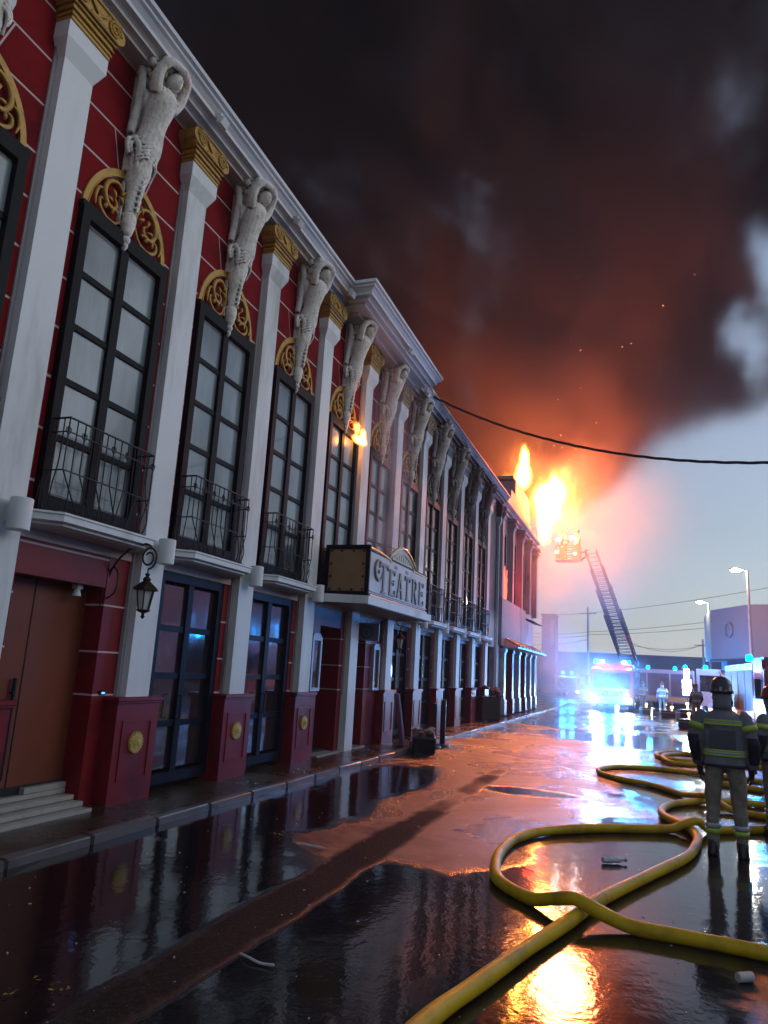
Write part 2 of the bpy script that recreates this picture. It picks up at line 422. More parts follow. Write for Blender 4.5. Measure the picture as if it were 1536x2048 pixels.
def scroll(pts, r0, r1, x=.055, k=7):
    P = spline([(x, u, z) for u, z in pts], k); n = len(P); r0 *= .78; r1 *= .85
    for s in (-1, 1):
        Q = [Vector((p.x + .02 * math.sin(3 * i / n), s * p.y, 6.6 + p.z)) for i, p in enumerate(P)]
        tube(bm, Q, .02, 6, True, [r0 * math.sin(math.pi * min(.5 + .5 * i / n, 1) ) * 1.0 + r1 if False else (r1 + (r0 - r1) * math.sin(math.pi * (i + .5) / (n + 1))) for i in range(n)])
scroll([(.10, .30), (.13, .50), (.27, .62), (.42, .55), (.47, .40), (.40, .27), (.29, .27), (.25, .36), (.31, .42)], .040, .012)
scroll([(.12, .30), (.20, .14), (.36, .09), (.50, .16), (.52, .27), (.45, .30)], .032, .010, .05)
scroll([(.22, .12), (.40, .03), (.62, .03), (.70, .10)], .022, .008, .045)
scroll([(.45, .42), (.56, .38), (.60, .26), (.58, .15)], .026, .006, .06)
for (u, z, a, L) in [(.2, .52, 2.3, .13), (.33, .50, -1.9, .12), (.16, .42, .6, .11), (.42, .36, 3.3, .11), (.30, .20, 1.2, .12), (.44, .20, 1.9, .09), (.22, .25, .2, .10)]:
    for s in (-1, 1):
        tube(bm, spline([(.06, s * u, 6.6 + z), (.085, s * (u + L * .5 * math.cos(a)), 6.6 + z + L * .5 * math.sin(a)), (.06, s * (u + L * math.cos(a)), 6.6 + z + L * math.sin(a))], 3), .02, 5, True, [.018, .024, .024, .02, .014, .008, .004])
scroll_me = bpy.data.meshes.new('gold_scroll'); bm.to_mesh(scroll_me); bm.free(); scroll_me.materials.append(M['gold'])
for p in scroll_me.polygons: p.use_smooth = True
for b in range(0, 11):
    a = obj('gold_arch', arch_me, None, BLD, (XW, BC(b), 0)); obj('arch_field', field_me, None, a); obj('gold_scroll', scroll_me, None, a)

# upper windows: two columns of five panes in heavy black frames
def window_frame(w, z0, z1, cols, rws, x0, x1, bars=.075, outer=.12, mid=.14):
    bm = B()
    box2(bm, (x0, -w, z0), (x1 + .05, -w + outer, z1)); box2(bm, (x0, w - outer, z0), (x1 + .05, w, z1))
    box2(bm, (x0, -w + outer, z1 - outer), (x1 + .05, w - outer, z1)); box2(bm, (x0, -w + outer, z0), (x1 + .05, w - outer, z0 + outer))
    box2(bm, (x0, -mid / 2, z0 + outer), (x1 + .02, mid / 2, z1 - outer))
    H = (z1 - z0 - 2 * outer); panes = []
    for s in (-1, 1):
        a, b_ = (mid / 2, w - outer) if s > 0 else (-w + outer, -mid / 2)
        for k in range(rws):
            if k: box2(bm, (x0, a, z0 + outer + H * k / rws - bars / 2), (x1, b_, z0 + outer + H * k / rws + bars / 2))
            panes.append((s * (mid / 2 + w - outer) / 2, z0 + outer + H * (k + .5) / rws))
    return bm, panes, (w - outer - mid / 2, H / rws - bars)
bm, wpanes, wsz = window_frame(.76, 3.2, 6.62, 2, 5, .0, .055, .07, .12, .13)
box2(bm, (.0, -.775, 6.62), (.10, .775, 6.68)); box2(bm, (.0, -.78, 3.1), (.13, .78, 3.2))
win_me = bpy.data.meshes.new('upper_window'); bm.to_mesh(win_me); bm.free(); win_me.materials.append(M['black'])
bm = B(); box2(bm, (.0, -wsz[0] / 2, -wsz[1] / 2), (.03, wsz[0] / 2, wsz[1] / 2))
pane_me = bpy.data.meshes.new('pane'); bm.to_mesh(pane_me); bm.free(); pane_me.materials.append(M['blind'])
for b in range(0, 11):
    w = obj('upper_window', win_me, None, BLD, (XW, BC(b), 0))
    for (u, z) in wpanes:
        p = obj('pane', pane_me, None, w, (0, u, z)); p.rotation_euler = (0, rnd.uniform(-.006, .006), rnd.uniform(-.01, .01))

# pilasters, their backing strips, capitals, pedestals and medallions
def loft_rect(bm, secs):
    rings = []
    for z, hw, x in secs: rings.append([bm.verts.new(v) for v in ((-.02, -hw, z), (x, -hw, z), (x, hw, z), (-.02, hw, z))])
    for a, b_ in zip(rings, rings[1:]):
        for k in range(4): bm.faces.new((a[k], a[(k + 1) % 4], b_[(k + 1) % 4], b_[k]))
    bm.faces.new(rings[0][::-1]); bm.faces.new(rings[-1]); bmesh.ops.recalc_face_normals(bm, faces=bm.faces[:])
def pil_mesh(z0):
    bm = B(); loft_rect(bm, [(z0, HW, .3), (4.9, HW + .003, .303), (7.98, HW, .3), (8.17, HW + .085, .385), (8.36, HW + .085, .385)])
    me = bpy.data.meshes.new('pilaster'); bm.to_mesh(me); bm.free(); me.materials.append(M['white']); return me
pil_a, pil_b = pil_mesh(1.25), pil_mesh(.04)
bm = B(); box2(bm, (-.01, -.262, 1.2), (XW + .045, .262, 8.86)); back_me = bpy.data.meshes.new('backing_strip'); bm.to_mesh(back_me); bm.free(); back_me.materials.append(M['back'])
bm = B()
for z0, z1, hy, x in [(8.362, 8.41, .30, .40), (8.41, 8.44, .315, .415), (8.44, 8.475, .30, .40), (8.475, 8.50, .325, .43), (8.50, 8.55, .31, .41), (8.55, 8.575, .34, .44)]:
    box2(bm, (.0, -hy, z0), (x, hy, z1), .006)
box2(bm, (.0, -.375, 8.575), (.45, .375, 8.86), .03)
for s in (-1, 1):
    sp = [(.462, s * (.255 + (.105 - .085 * t) * math.cos(a)), 8.72 + (.105 - .085 * t) * math.sin(a)) for t, a in [(i / 26, s * 0 + i / 26 * 4.2 * math.pi) for i in range(27)]]
    tube(bm, sp, .017, 6)
    cyl(bm, (.0, s * .33, 8.72), (.455, s * .33, 8.72), .105, n=14)
    tube(bm, spline([(.462, s * .15, 8.80), (.468, s * .10, 8.74), (.468, s * .03, 8.69), (.462, s * -.03, 8.64), (.462, s * .12, 8.62)], 4), .017, 5)
tube(bm, [(.455, -.34, 8.835), (.455, .34, 8.835)], .018, 6); tube(bm, [(.455, -.34, 8.60), (.455, .34, 8.60)], .014, 6)
cap_me = bpy.data.meshes.new('capital'); bm.to_mesh(cap_me); bm.free(); cap_me.materials.append(M['gold'])
bm = B()
box2(bm, (-.3, -.385, .04), (.345, .385, 1.19)); box2(bm, (-.3, -.41, 1.19), (.37, .41, 1.215), .004); box2(bm, (-.3, -.425, 1.215), (.385, .425, 1.262), .006)
for z0, z1, y0, y1 in [(.32, .345, -.27, .27), (.975, 1.0, -.27, .27)]: box2(bm, (.345, y0, z0), (.357, y1, z1))
for y in (-.27, .245): box2(bm, (.345, y, .345), (.357, y + .025, .975))
ped_me = bpy.data.meshes.new('pedestal'); bm.to_mesh(ped_me); bm.free(); ped_me.materials.append(M['red_low'])
bm = B()
for r_, x in [(.125, .362), (.105, .372), (.07, .38), (.045, .388)]: cyl(bm, (.345, 0, .74), (x, 0, .74), r_, n=24)
for k in range(20):
    a = k * math.pi / 10; ball(bm, (.366, .115 * math.cos(a), .74 + .115 * math.sin(a)), .012, u=6, v=4)
ball(bm, (.388, .01, .745), .032, (.5, 1, 1.3), 8, 6)
med_me = bpy.data.meshes.new('medallion'); bm.to_mesh(med_me); bm.free()
M['yellow_gold'] = paint('bright gold paint', (.62, .42, .08), .4, (.25, .14, .03), .6, 14, .5, metal=.1); med_me.materials.append(M['yellow_gold'])
for i in range(0, 13):
    p = obj('pilaster', pil_b if i in (5, 0) else pil_a, None, BLD, (0, PY(i), 0))
    obj('backing_strip', back_me, None, p); obj('capital', cap_me, None, p)
    if i not in (5, 0, 12):
        obj('pedestal', ped_me, None, p)
        if i in (1, 2, 3, 4): obj('medallion', med_me, None, p)

# cornice: near run, the part that juts out above the sign, far run
prof = [(-.1, 8.86), (.16, 8.86), (.16, 8.885), (.21, 8.905), (.40, 8.905), (.40, 8.945), (.435, 8.96), (.50, 8.96), (.50, 9.0), (.535, 9.03), (.61, 9.03), (.61, 9.085), (.66, 9.14), (.70, 9.16), (.70, 9.2), (.745, 9.215), (.745, 9.28), (-.1, 9.28)]
def cornice(y0, y1, off, name='cornice'):
    bm = B()
    pts = [(x + (off if x > -.05 else 0), z) for x, z in prof]
    prism(bm, pts, 1, y0, y1)
    part(name, bm, M['cornice'])
cornice(-4, 12.47, 0); cornice(17.06, 30.5, 0)
bm = B()   # jutting run with mitred returns
lev = prof
for (xa, za), (xb, zb) in zip(lev, lev[1:]):
    if xa < -.05 and xb < -.05: continue
    q = []
    for x, z in ((xa, za), (xb, zb)):
        xx = max(x, 0)
        q.append([(0, 12.47 - xx + .45, z), (xx + .45, 12.47 - xx + .45, z), (xx + .45, 17.06 + xx - .45, z), (0, 17.06 + xx - .45, z)])
    for k in range(3):
        vs = [bm.verts.new(q[0][k]), bm.verts.new(q[0][k + 1]), bm.verts.new(q[1][k + 1]), bm.verts.new(q[1][k])]
        bm.faces.new(vs)
bmesh.ops.remove_doubles(bm, verts=bm.verts[:], dist=1e-4)
bmesh.ops.recalc_face_normals(bm, faces=bm.faces[:])
part('cornice', bm, M['cornice'])
bm = B(); box2(bm, (-.05, 12.9, 8.84), (.62, 16.62, 8.875)); box2(bm, (-.05, 12.2, 9.235), (1.15, 17.3, 9.262)); part('soffit', bm, M['cornice'])

# white ledges carrying the little balconies
def ledge_mesh():
    bm = B()
    def ring(o, z): return [(-.02, -1.0 - o, z), (.30 + o, -1.0 - o, z), (.60 + o, -.72 - o, z), (.60 + o, .72 + o, z), (.30 + o, 1.0 + o, z), (-.02, 1.0 + o, z)]
    lv = [ring(-.12, 2.955), ring(-.06, 2.975), ring(-.06, 2.995), ring(.0, 3.01), ring(.0, 3.075), ring(.015, 3.08), ring(.015, 3.10)]
    V = [[bm.verts.new(p) for p in r_] for r_ in lv]
    for a, b_ in zip(V, V[1:]):
        for k in range(6): bm.faces.new((a[k], a[(k + 1) % 6], b_[(k + 1) % 6], b_[k]))
    bm.faces.new(V[0][::-1]); bm.faces.new(V[-1]); bmesh.ops.recalc_face_normals(bm, faces=bm.faces[:])
    me = bpy.data.meshes.new('balcony_ledge'); bm.to_mesh(me); bm.free(); me.materials.append(M['white']); return me
lm = ledge_mesh()
for b in (0, 1, 2, 3, 6, 7, 8, 9, 10): obj('balcony_ledge', lm, None, BLD, (0, BC(b), 0))

# ground floor: red piers with white joints, glazed doors, recessed entrances
def pier(y0, y1, x0=-.5, x1=XW - .005, z1=2.86, joints=(1.27, 1.75, 2.28)):
    bm = B(); box2(bm, (x0, y0, .04), (x1, y1, z1)); p = part('pier', bm, M['red_low'])
    bm = B()
    for z in joints: box2(bm, (x0 + .01, y0 - .006, z), (x1 + .006, y1 + .006, z + .02))
    part('joint_line', bm, M['joint'], p, kind='stuff'); return p
def lintel(y0, y1, z0, x0=-.45, x1=XW - .012, joint=True):
    bm = B(); box2(bm, (x0, y0, z0), (x1, y1, 2.862)); part('lintel', bm, M['red_low'])
    if joint:
        bm = B(); box2(bm, (x1 - .01, y0, 2.80), (x1 + .006, y1, 2.822)); part('joint_line', bm, M['joint'], kind='stuff')
for i in (3, 7, 8, 9, 10, 11): pier(PY(i) - .40, PY(i) + .36)
pier(6.9, PY(2) + .36, -.62); pier(PY(1) - .5, PY(1) + .36); pier(PY(4) - .40, PY(4) + .85); pier(14.02, 14.26, -.8)
pier(15.5, 16.42, -.8); pier(PY(6) - .28, PY(6) + .36)
lintel(PY(1) + .36, 6.9, 2.49, -.62); lintel(PY(4) + .85, 14.02, 2.50, -.8); lintel(14.26, 15.5, 2.50, -.8)
bm, dpanes, dsz = window_frame(.785, .15, 2.86, 2, 4, -.16, -.09, .08, .13, .12)
door_me = bpy.data.meshes.new('glass_door'); bm.to_mesh(door_me); bm.free(); door_me.materials.append(M['navy'])
bm = B(); box2(bm, (-.13, -dsz[0] / 2, -dsz[1] / 2), (-.12, dsz[0] / 2, dsz[1] / 2))
dpane_me = bpy.data.meshes.new('door_pane'); bm.to_mesh(dpane_me); bm.free(); dpane_me.materials.append(M['glass'])
bm = B(); tube(bm, [(-.04, -.1, .95), (.02, -.1, .95), (.02, -.1, 1.25), (-.04, -.1, 1.25)], .012, 6); hd_me = bpy.data.meshes.new('door_handle'); bm.to_mesh(hd_me); bm.free(); hd_me.materials.append(M['iron'])
M['curtain'] = paint('red curtain', (.30, .012, .02), .7, (.1, .005, .01), .6, 3, .3, stretch=(1, 6, .3))
M['grey_cloth'] = paint('pale cloth', (.10, .11, .14), .7, (.05, .05, .07), .7, 3, .3, stretch=(1, 3, .5))
for b in (2, 3, 6, 7, 8, 9, 10):
    d = obj('glass_door', door_me, None, BLD, (.19, BC(b) - .01, 0))
    for (u, z) in dpanes:
        p = obj('pane', dpane_me, None, d, (0, u, z)); p.rotation_euler = (0, rnd.uniform(-.012, .012), rnd.uniform(-.02, .02))
    obj('door_handle', hd_me, None, d)
    for s, mt, zt in ((-1, 'grey_cloth', 1.6), (1, 'curtain', 2.0)):   # things hanging inside the glass
        bm = B(); n = 24; w0 = .12; rr = random.Random(b * 7 + s)
        top = [bm.verts.new((-.42 + .035 * math.sin(k * 1.7 + b), s * (w0 + .56 * k / n), zt + rr.uniform(-.02, .02))) for k in range(n + 1)]
        bot = [bm.verts.new((-.40 + .06 * math.sin(k * 1.55 + b), s * (w0 + .50 * k / n + .02), .2 + rr.uniform(0, .05))) for k in range(n + 1)]
        for k in range(n): bm.faces.new((top[k], top[k + 1], bot[k + 1], bot[k]))
        smooth(part('curtain', bm, M[mt], d))
# near entrance with orange door and marble steps
bm = B(); box2(bm, (-.17, 5.3, .28), (-.10, 7.02, 2.5)); dr = part('entrance_door', bm, M['orange'], label='flat orange painted door')
bm = B(); box2(bm, (-.10, 6.115, .30), (-.092, 6.125, 2.48)); box2(bm, (-.10, 5.3, .28), (-.085, 7.0, .36)); part('door_seam', bm, M['dark'], dr)
bm = B(); cyl(bm, (-.06, 6.0, .45), (-.06, 6.0, 1.45), .022, n=10); cyl(bm, (-.1, 6.0, .6), (-.06, 6.0, .6), .012); cyl(bm, (-.1, 6.0, 1.3), (-.06, 6.0, 1.3), .012); part('pull_handle', bm, M['iron'], dr)
bm = B(); box2(bm, (-.09, 6.3, .28), (-.02, 6.89, .34)); part('door_threshold', bm, M['marble'], dr)
for k in range(4):
    bm = B(); box2(bm, (-.2, 4.8, .06 + .055 * k), (.38 - .13 * k, 6.885, .11 + .055 * k), .006); part('entrance_step', bm, M['marble'])
bm = B(); cyl(bm, (.02, 6.6, 2.36), (.02, 6.6, 2.44), .05, .03, 12); box2(bm, (-.02, 6.56, 2.44), (.06, 6.64, 2.49)); part('ceiling_spotlight', bm, M['white'])
bm = B(); box2(bm, (XW - .01, 7.0, 1.28), (XW + .022, 7.1, 1.33), .006); kp = part('door_keypad', bm, M['lens'])
bm = B(); box2(bm, (XW + .022, 7.025, 1.292), (XW + .026, 7.075, 1.312)); part('keypad_light', bm, emit('small blue light', (.05, .25, 1), 4), kp)
# doors of the middle entrance and the tiled threshold before them
bm = B(); box2(bm, (-.86, 12.98, .2), (-.8, 14.02, 2.5)); e = part('entrance_door', bm, M['brown'], label='brown timber door beside a red jamb')
bm = B(); box2(bm, (-.8, 13.48, .22), (-.79, 13.5, 2.48)); cyl(bm, (-.79, 13.4, 1.0), (-.74, 13.4, 1.0), .02); part('door_seam', bm, M['iron'], e)
bm = B(); box2(bm, (-.86, 14.26, .2), (-.8, 15.5, 2.5)); part('entrance_door', bm, M['brown'], label='brown timber door behind the white pillar')
bm = B(); box2(bm, (-.8, 12.98, .06), (.28, 15.5, .092)); part('threshold', bm, M['marble'])
bm = B(); box2(bm, (-.75, 12.95, 2.3), (-.25, 13.9, 2.55)); part('shutter_box', bm, M['navy'])

# ------------------------------------------------------------------ sidewalk, kerb and road
def roadmat():
    t = NT('wet asphalt'); P = t.coord('World')
    sx = t.n('SeparateXYZ'); t.l(P, sx.inputs[0])
    def blob(cx, cy_, rx, ry, w):
        dx = t.math('DIVIDE', t.math('SUBTRACT', sx.outputs['X'], cx), rx); dy = t.math('DIVIDE', t.math('SUBTRACT', sx.outputs['Y'], cy_), ry)
        q = t.math('ADD', t.math('MULTIPLY', dx, dx), t.math('MULTIPLY', dy, dy))
        return t.math('MULTIPLY', t.mr(q, 0, 1, 1, 0, True), w)
    n = t.noise(.42, 8, .62, dist=.7); big = t.noise(.16, 2, .5)
    m = t.math('MULTIPLY_ADD', n, .75, t.math('MULTIPLY', big, .35))
    for a in ((4.35, 9.0, 1.35, 2.6, .26), (3.7, 14.5, 2.2, 4.5, .20), (3.5, 21, 2.6, 5, .16), (3.2, 9.4, .9, 5.5, .16), (4.15, 8.3, .75, 1.8, .14),
              (2.2, 12.2, 1.1, 2.6, -.22), (4.2, 11.9, 1.1, .55, -.30), (5.9, 7.4, 1.5, 3.0, -.30), (4.6, 4.4, 2.4, 3.4, -.26), (2.2, 6.0, 1.9, 5.5, -.22), (4.4, 6.2, 1.0, 1.6, -.12), (5.5, 24, 3, 4, -.20), (7, 13.5, 2.2, 3, -.15)):
        m = t.math('ADD', m, blob(*a))
    m = t.math('ADD', m, t.math('MULTIPLY', t.math('SUBTRACT', t.noise(7, 4, .65), .5), .10)); wet = t.mr(m, .68, .44, 0, 1, True)
    dry = t.math('MAXIMUM', blob(3.46, 5.0, .30, 9.0, .95), blob(3.45, 12, .26, 6.0, .8)); dry = t.mr(t.math('ADD', dry, t.math('MULTIPLY', t.math('SUBTRACT', n, .5), 2.6)), .2, .95, 0, .75, True)                      # 1 = standing water
    g1 = t.noise(85, 3, .75); g2 = t.noise(30, 3, .65); rip = t.noise(5.5, 3, .55, stretch=(1, .7, 1)); rip2 = t.noise(22, 2, .5)
    rough = t.mix(wet, t.mix(t.mr(n, .4, .7, 0, 1), (.24, .24, .24), (.46, .46, .46)), (.085, .085, .085))
    wet = t.math('MULTIPLY', wet, t.math('SUBTRACT', 1.0, dry)); rough = t.mix(dry, rough, (.8, .8, .8))
    col = t.mix(wet, t.ramp(g1, [(.35, (.010, .010, .011)), (.6, (.034, .032, .032)), (.78, (.11, .10, .10))]), (.010, .010, .011))
    col = t.mix(t.mr(t.noise(1.6, 4), .55, .75, 0, .4), col, (.030, .024, .018))
    h = t.mix(wet, t.math('ADD', g1, t.math('MULTIPLY', g2, .8)), t.math('MULTIPLY_ADD', rip, .20, t.math('MULTIPLY', rip2, .05)))
    b = t.n('Bump'); b.inputs['Distance'].default_value = .016; b.inputs['Strength'].default_value = .8; t.l(h, b.inputs['Height'])
    col = t.mix(dry, col, t.ramp(t.math('MULTIPLY_ADD', g2, .5, t.math('MULTIPLY', g1, .5)), [(.36, (.006, .006, .005)), (.52, (.028, .026, .022)), (.66, (.085, .078, .066))])); sp = t.mr(dry, 0, .7, .42, .02)
    t.pbr(col, rough, 0, b.outputs[0], spec=sp); return t.m
M['road'] = roadmat()
rr = random.Random(3)
bm = B()      # lower strip beside the kerb
vs = [bm.verts.new(v) for v in ((1.0, -12, .0), (3.9, -12, .0), (3.9, 400, .0), (1.0, 400, 0))]; bm.faces.new(vs)
obj('gutter_strip', bm, M['road'], kind='structure', label='low wet strip of old asphalt beside the kerb')
bm = B()      # newer layer, 2 cm higher, with a ragged edge
edge = []; y = -12.0
while y < 60: edge.append((3.70 + rr.uniform(-.018, .018) + .05 * math.sin(y * .33), y)); y += .16
edge.append((3.7, 400))
top = [bm.verts.new((x, y, .022)) for x, y in edge]; bot = [bm.verts.new((x - .022, y, -.01)) for x, y in edge]
far = [bm.verts.new((600, y, .022)) for x, y in edge]
for k in range(len(edge) - 1):
    bm.faces.new((top[k], far[k], far[k + 1], top[k + 1])); bm.faces.new((bot[k], top[k], top[k + 1], bot[k + 1]))
obj('road', bm, M['road'], kind='structure', label='wet asphalt road with puddles')
bm = B(); vs = [bm.verts.new(v) for v in ((-600, -400, -.02), (900, -400, -.02), (900, 1400, -.02), (-600, 1400, -.02))]; bm.faces.new(vs)
obj('ground', bm, M['road'], kind='structure', label='dark wet ground running out to the horizon')
def pavemat():
    t = NT('wet brown pavement'); n = t.noise(1.2, 5); g1 = t.noise(70, 3, .7)
    c = t.mix(t.mr(n, .4, .65, 0, 1), (.055, .036, .020), (.028, .019, .012)); c = t.mix(t.mr(g1, .5, .8, 0, .5), c, (.10, .075, .05))
    r_ = t.mr(n, .38, .62, .42, .16)
    t.pbr(c, r_, 0, t.bump(t.math('ADD', g1, n), .4, .006)); return t.m
M['pave'] = pavemat()
bm = B(); box2(bm, (-.6, -12, -.015), (1.03, 60, .075)); obj('sidewalk', bm, M['pave'], kind='structure', label='narrow wet brown sidewalk along the theatre')
M['kerb'] = paint('worn kerb stone', (.13, .12, .115), .3, (.04, .034, .03), .8, 2.5, .5)
kerb = empty('kerb', (0, 0, 0)); kerb['kind'] = 'structure'; kerb['label'] = 'row of worn grey kerb stones'
kms = []
for k in range(5):
    bm = B(); box(bm, (0, 0, 0), (.125, .975, .17)); bmesh.ops.bevel(bm, geom=bm.edges[:], offset=.014, segments=2, affect='EDGES')
    for v in bm.verts: v.co += Vector((rr.uniform(-.006, .006), rr.uniform(-.004, .004), rr.uniform(-.004, .004)))
    me = bpy.data.meshes.new('kerb_stone'); bm.to_mesh(me); bm.free(); me.materials.append(M['kerb']); kms.append(me)
for k in range(-4, 48):
    obj('kerb_stone', kms[k % 5], None, kerb, (1.095 + rr.uniform(-.006, .006), .5 + k * 1.0, -.003 + rr.uniform(-.006, .006)), (0, rr.uniform(-.02, .02), rr.uniform(-.012, .012)))
# ------------------------------------------------------------------ the burning end building
END = empty('corner_building', (0, 30.6, 0))
tag(END, 'pale end building with stepped chimney stack, flames bursting from its roof', 'building')
M['cream'] = paint('smoke stained cream wall', (.30, .22, .21), .7, (.02, .012, .011), 1.0, .55, .5, stretch=(1, 1, .5))
def epart(name, bm, mat, parent=None, **k): return obj(name, bm, mat, parent or END, **k)
bm = B()
for a, b_ in [((-7, .0, 0), (-.6, 11.3, 9.0)), ((-.6, .0, 2.95), (.45, 6.6, 4.95)), ((-.6, 0, 4.95), (.15, 11.3, 9.0)), ((-.6, 6.6, 2.95), (.15, 11.3, 4.95)), ((-.6, 11.0, 0), (.4, 11.3, 2.95)), ((-.6, 0, 0), (.3, .35, 2.95))]:
    box2(bm, a, b_)
epart('wall', bm, M['cream'])
bm = B(); pr = [(-.2, 8.9), (.25, 8.9), (.25, 9.0), (.35, 9.05), (.35, 9.15), (.5, 9.22), (.5, 9.34), (-.2, 9.34)]
prism(bm, pr, 1, .1, 11.4); epart('cornice', bm, M['cream'])
bm = B()
for k, (y0, y1, z0, z1) in enumerate([(.9, 10.2, 9.34, 9.55), (1.9, 9.7, 9.55, 9.95), (3.1, 9.4, 9.95, 10.45), (4.5, 9.2, 10.45, 11.25), (4.7, 9.1, 11.25, 11.3), (4.3, 9.35, 11.3, 11.45)]):
    box2(bm, (-2.2 + .1 * k, y0, z0), (.3 - .04 * k, y1, z1), .03)
epart('chimney', bm, M['cream'])
for y in (.25, 2.9, 5.6, 8.3, 10.9):
    bm = B(); loft_rect(bm, [(4.95, .2, .42), (8.3, .2, .42), (8.45, .27, .5), (8.9, .27, .5)]); epart('pilaster', bm, M['cream'], loc=(0, y, 0))
    bm = B(); box2(bm, (0, -.3, 8.5), (.56, .3, 8.6), .01); box2(bm, (0, -.33, 8.7), (.6, .33, 8.86), .03); epart('capital', bm, M['cream'], loc=(0, y, 0))
M['ember'] = emit('burning room seen through window', (1.0, .10, .06), 3.5)
for j, y in enumerate((1.55, 4.25, 6.95, 9.6)):
    bm = B(); box2(bm, (.12, y - .62, 5.1), (.19, y - .52, 8.0)); box2(bm, (.12, y + .52, 5.1), (.19, y + .62, 8.0)); box2(bm, (.12, y - .52, 7.9), (.19, y + .52, 8.0)); box2(bm, (.12, y - .05, 5.1), (.18, y + .05, 7.9)); box2(bm, (.12, y - .52, 6.6), (.18, y + .52, 6.68))
    f = epart('window', bm, M['black'])
    bm = B(); box2(bm, (.135, y - .54, 5.1), (.156, y + .54, 7.92)); obj('pane', bm, M['lens'], f)
bm = B()
rr = random.Random(5)
for k in range(9):
    y = 1.1 + .1 * k; tube(bm, spline([(.22, y, 5.0), (.27, y + rr.uniform(-.1, .1), 5.4), (.3, y + rr.uniform(-.2, .2), 5.9 + rr.uniform(0, .6))], 4), .05, 6, True, [.06 * (1 - i / 9.5) + .005 for i in range(9)])
epart('window_fire', bm, M['ember'], label='red fire glowing in the upper window')
# shop front below: pillars, lit glass and a ribbed canopy
M['far_slat'] = paint('grimy canopy slat', (.16, .16, .18), .5, (.04, .03, .03), .8, 3, .2)
M['shopwhite'] = paint('white shop front', (.50, .48, .48), .4, (.16, .15, .16), .8, 1.5, .2)
for k, y in enumerate((.7, 2.7, 4.6, 6.4, 8.2, 9.9)):
    bm = B(); box2(bm, (.15, y - .2, .13), (.5, y + .2, 2.86)); box2(bm, (.1, y - .25, .13), (.55, y + .25, .75), .01); box2(bm, (.1, y - .25, 2.7), (.55, y + .25, 2.86), .01)
    epart('shop_pillar', bm, M['shopwhite'] if k not in (1, 3) else M['red_low'])
for k, (a, b_) in enumerate(zip((.95, 2.95, 4.85, 6.65, 8.45), (2.45, 4.35, 6.15, 7.95, 9.65))):
    bm = B(); box2(bm, (.02, a, .15), (.1, a + .08, 2.8)); box2(bm, (.02, b_ - .08, .15), (.1, b_, 2.8)); box2(bm, (.02, a + .08, 2.72), (.1, b_ - .08, 2.8)); box2(bm, (.02, a + .08, 1.0), (.1, b_ - .08, 1.06)); box2(bm, (.02, a + .08, .15), (.1, b_ - .08, .25))
    f = epart('shop_window', bm, M['black'])
    bm = B(); box2(bm, (.04, a + .05, .2), (.05, b_ - .05, 2.76)); obj('pane', bm, M['glass'], f)
bm = B(); box2(bm, (-.55, .35, .13), (-.5, 11, 2.9)); epart('shop_interior', bm, M['shopwhite'])
for k in range(9):
    y = .8 + k * .95
    bm = B(); prism(bm, [(.5, 3.30), (1.1, 3.0), (1.1, 2.94), (.5, 3.22)], 1, y, y + .5); epart('canopy_slat', bm, M['far_slat'])
bm = B(); box2(bm, (.45, .4, 2.88), (1.08, 9.9, 2.935)); epart('canopy_board', bm, M['shopwhite'])
bm = B(); prism(bm, [(.46, 4.6), (.9, 4.45), (.9, 4.4), (.46, 4.5)], 1, 6.6, 9.4); epart('awning', bm, M['black'])

# ------------------------------------------------------------------ plaster figures (caryatids)
def stonemat():
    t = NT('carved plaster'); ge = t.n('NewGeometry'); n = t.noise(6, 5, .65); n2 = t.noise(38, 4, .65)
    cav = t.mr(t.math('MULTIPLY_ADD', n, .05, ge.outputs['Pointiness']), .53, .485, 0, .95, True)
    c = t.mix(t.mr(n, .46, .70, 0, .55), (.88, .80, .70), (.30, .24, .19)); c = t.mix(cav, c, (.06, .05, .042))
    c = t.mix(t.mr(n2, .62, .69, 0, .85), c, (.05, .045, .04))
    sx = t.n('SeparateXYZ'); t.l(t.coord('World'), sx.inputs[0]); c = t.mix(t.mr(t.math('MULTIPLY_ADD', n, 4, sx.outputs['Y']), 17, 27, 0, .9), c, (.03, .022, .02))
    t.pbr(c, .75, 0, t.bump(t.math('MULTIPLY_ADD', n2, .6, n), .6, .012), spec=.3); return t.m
M['stone'] = stonemat()
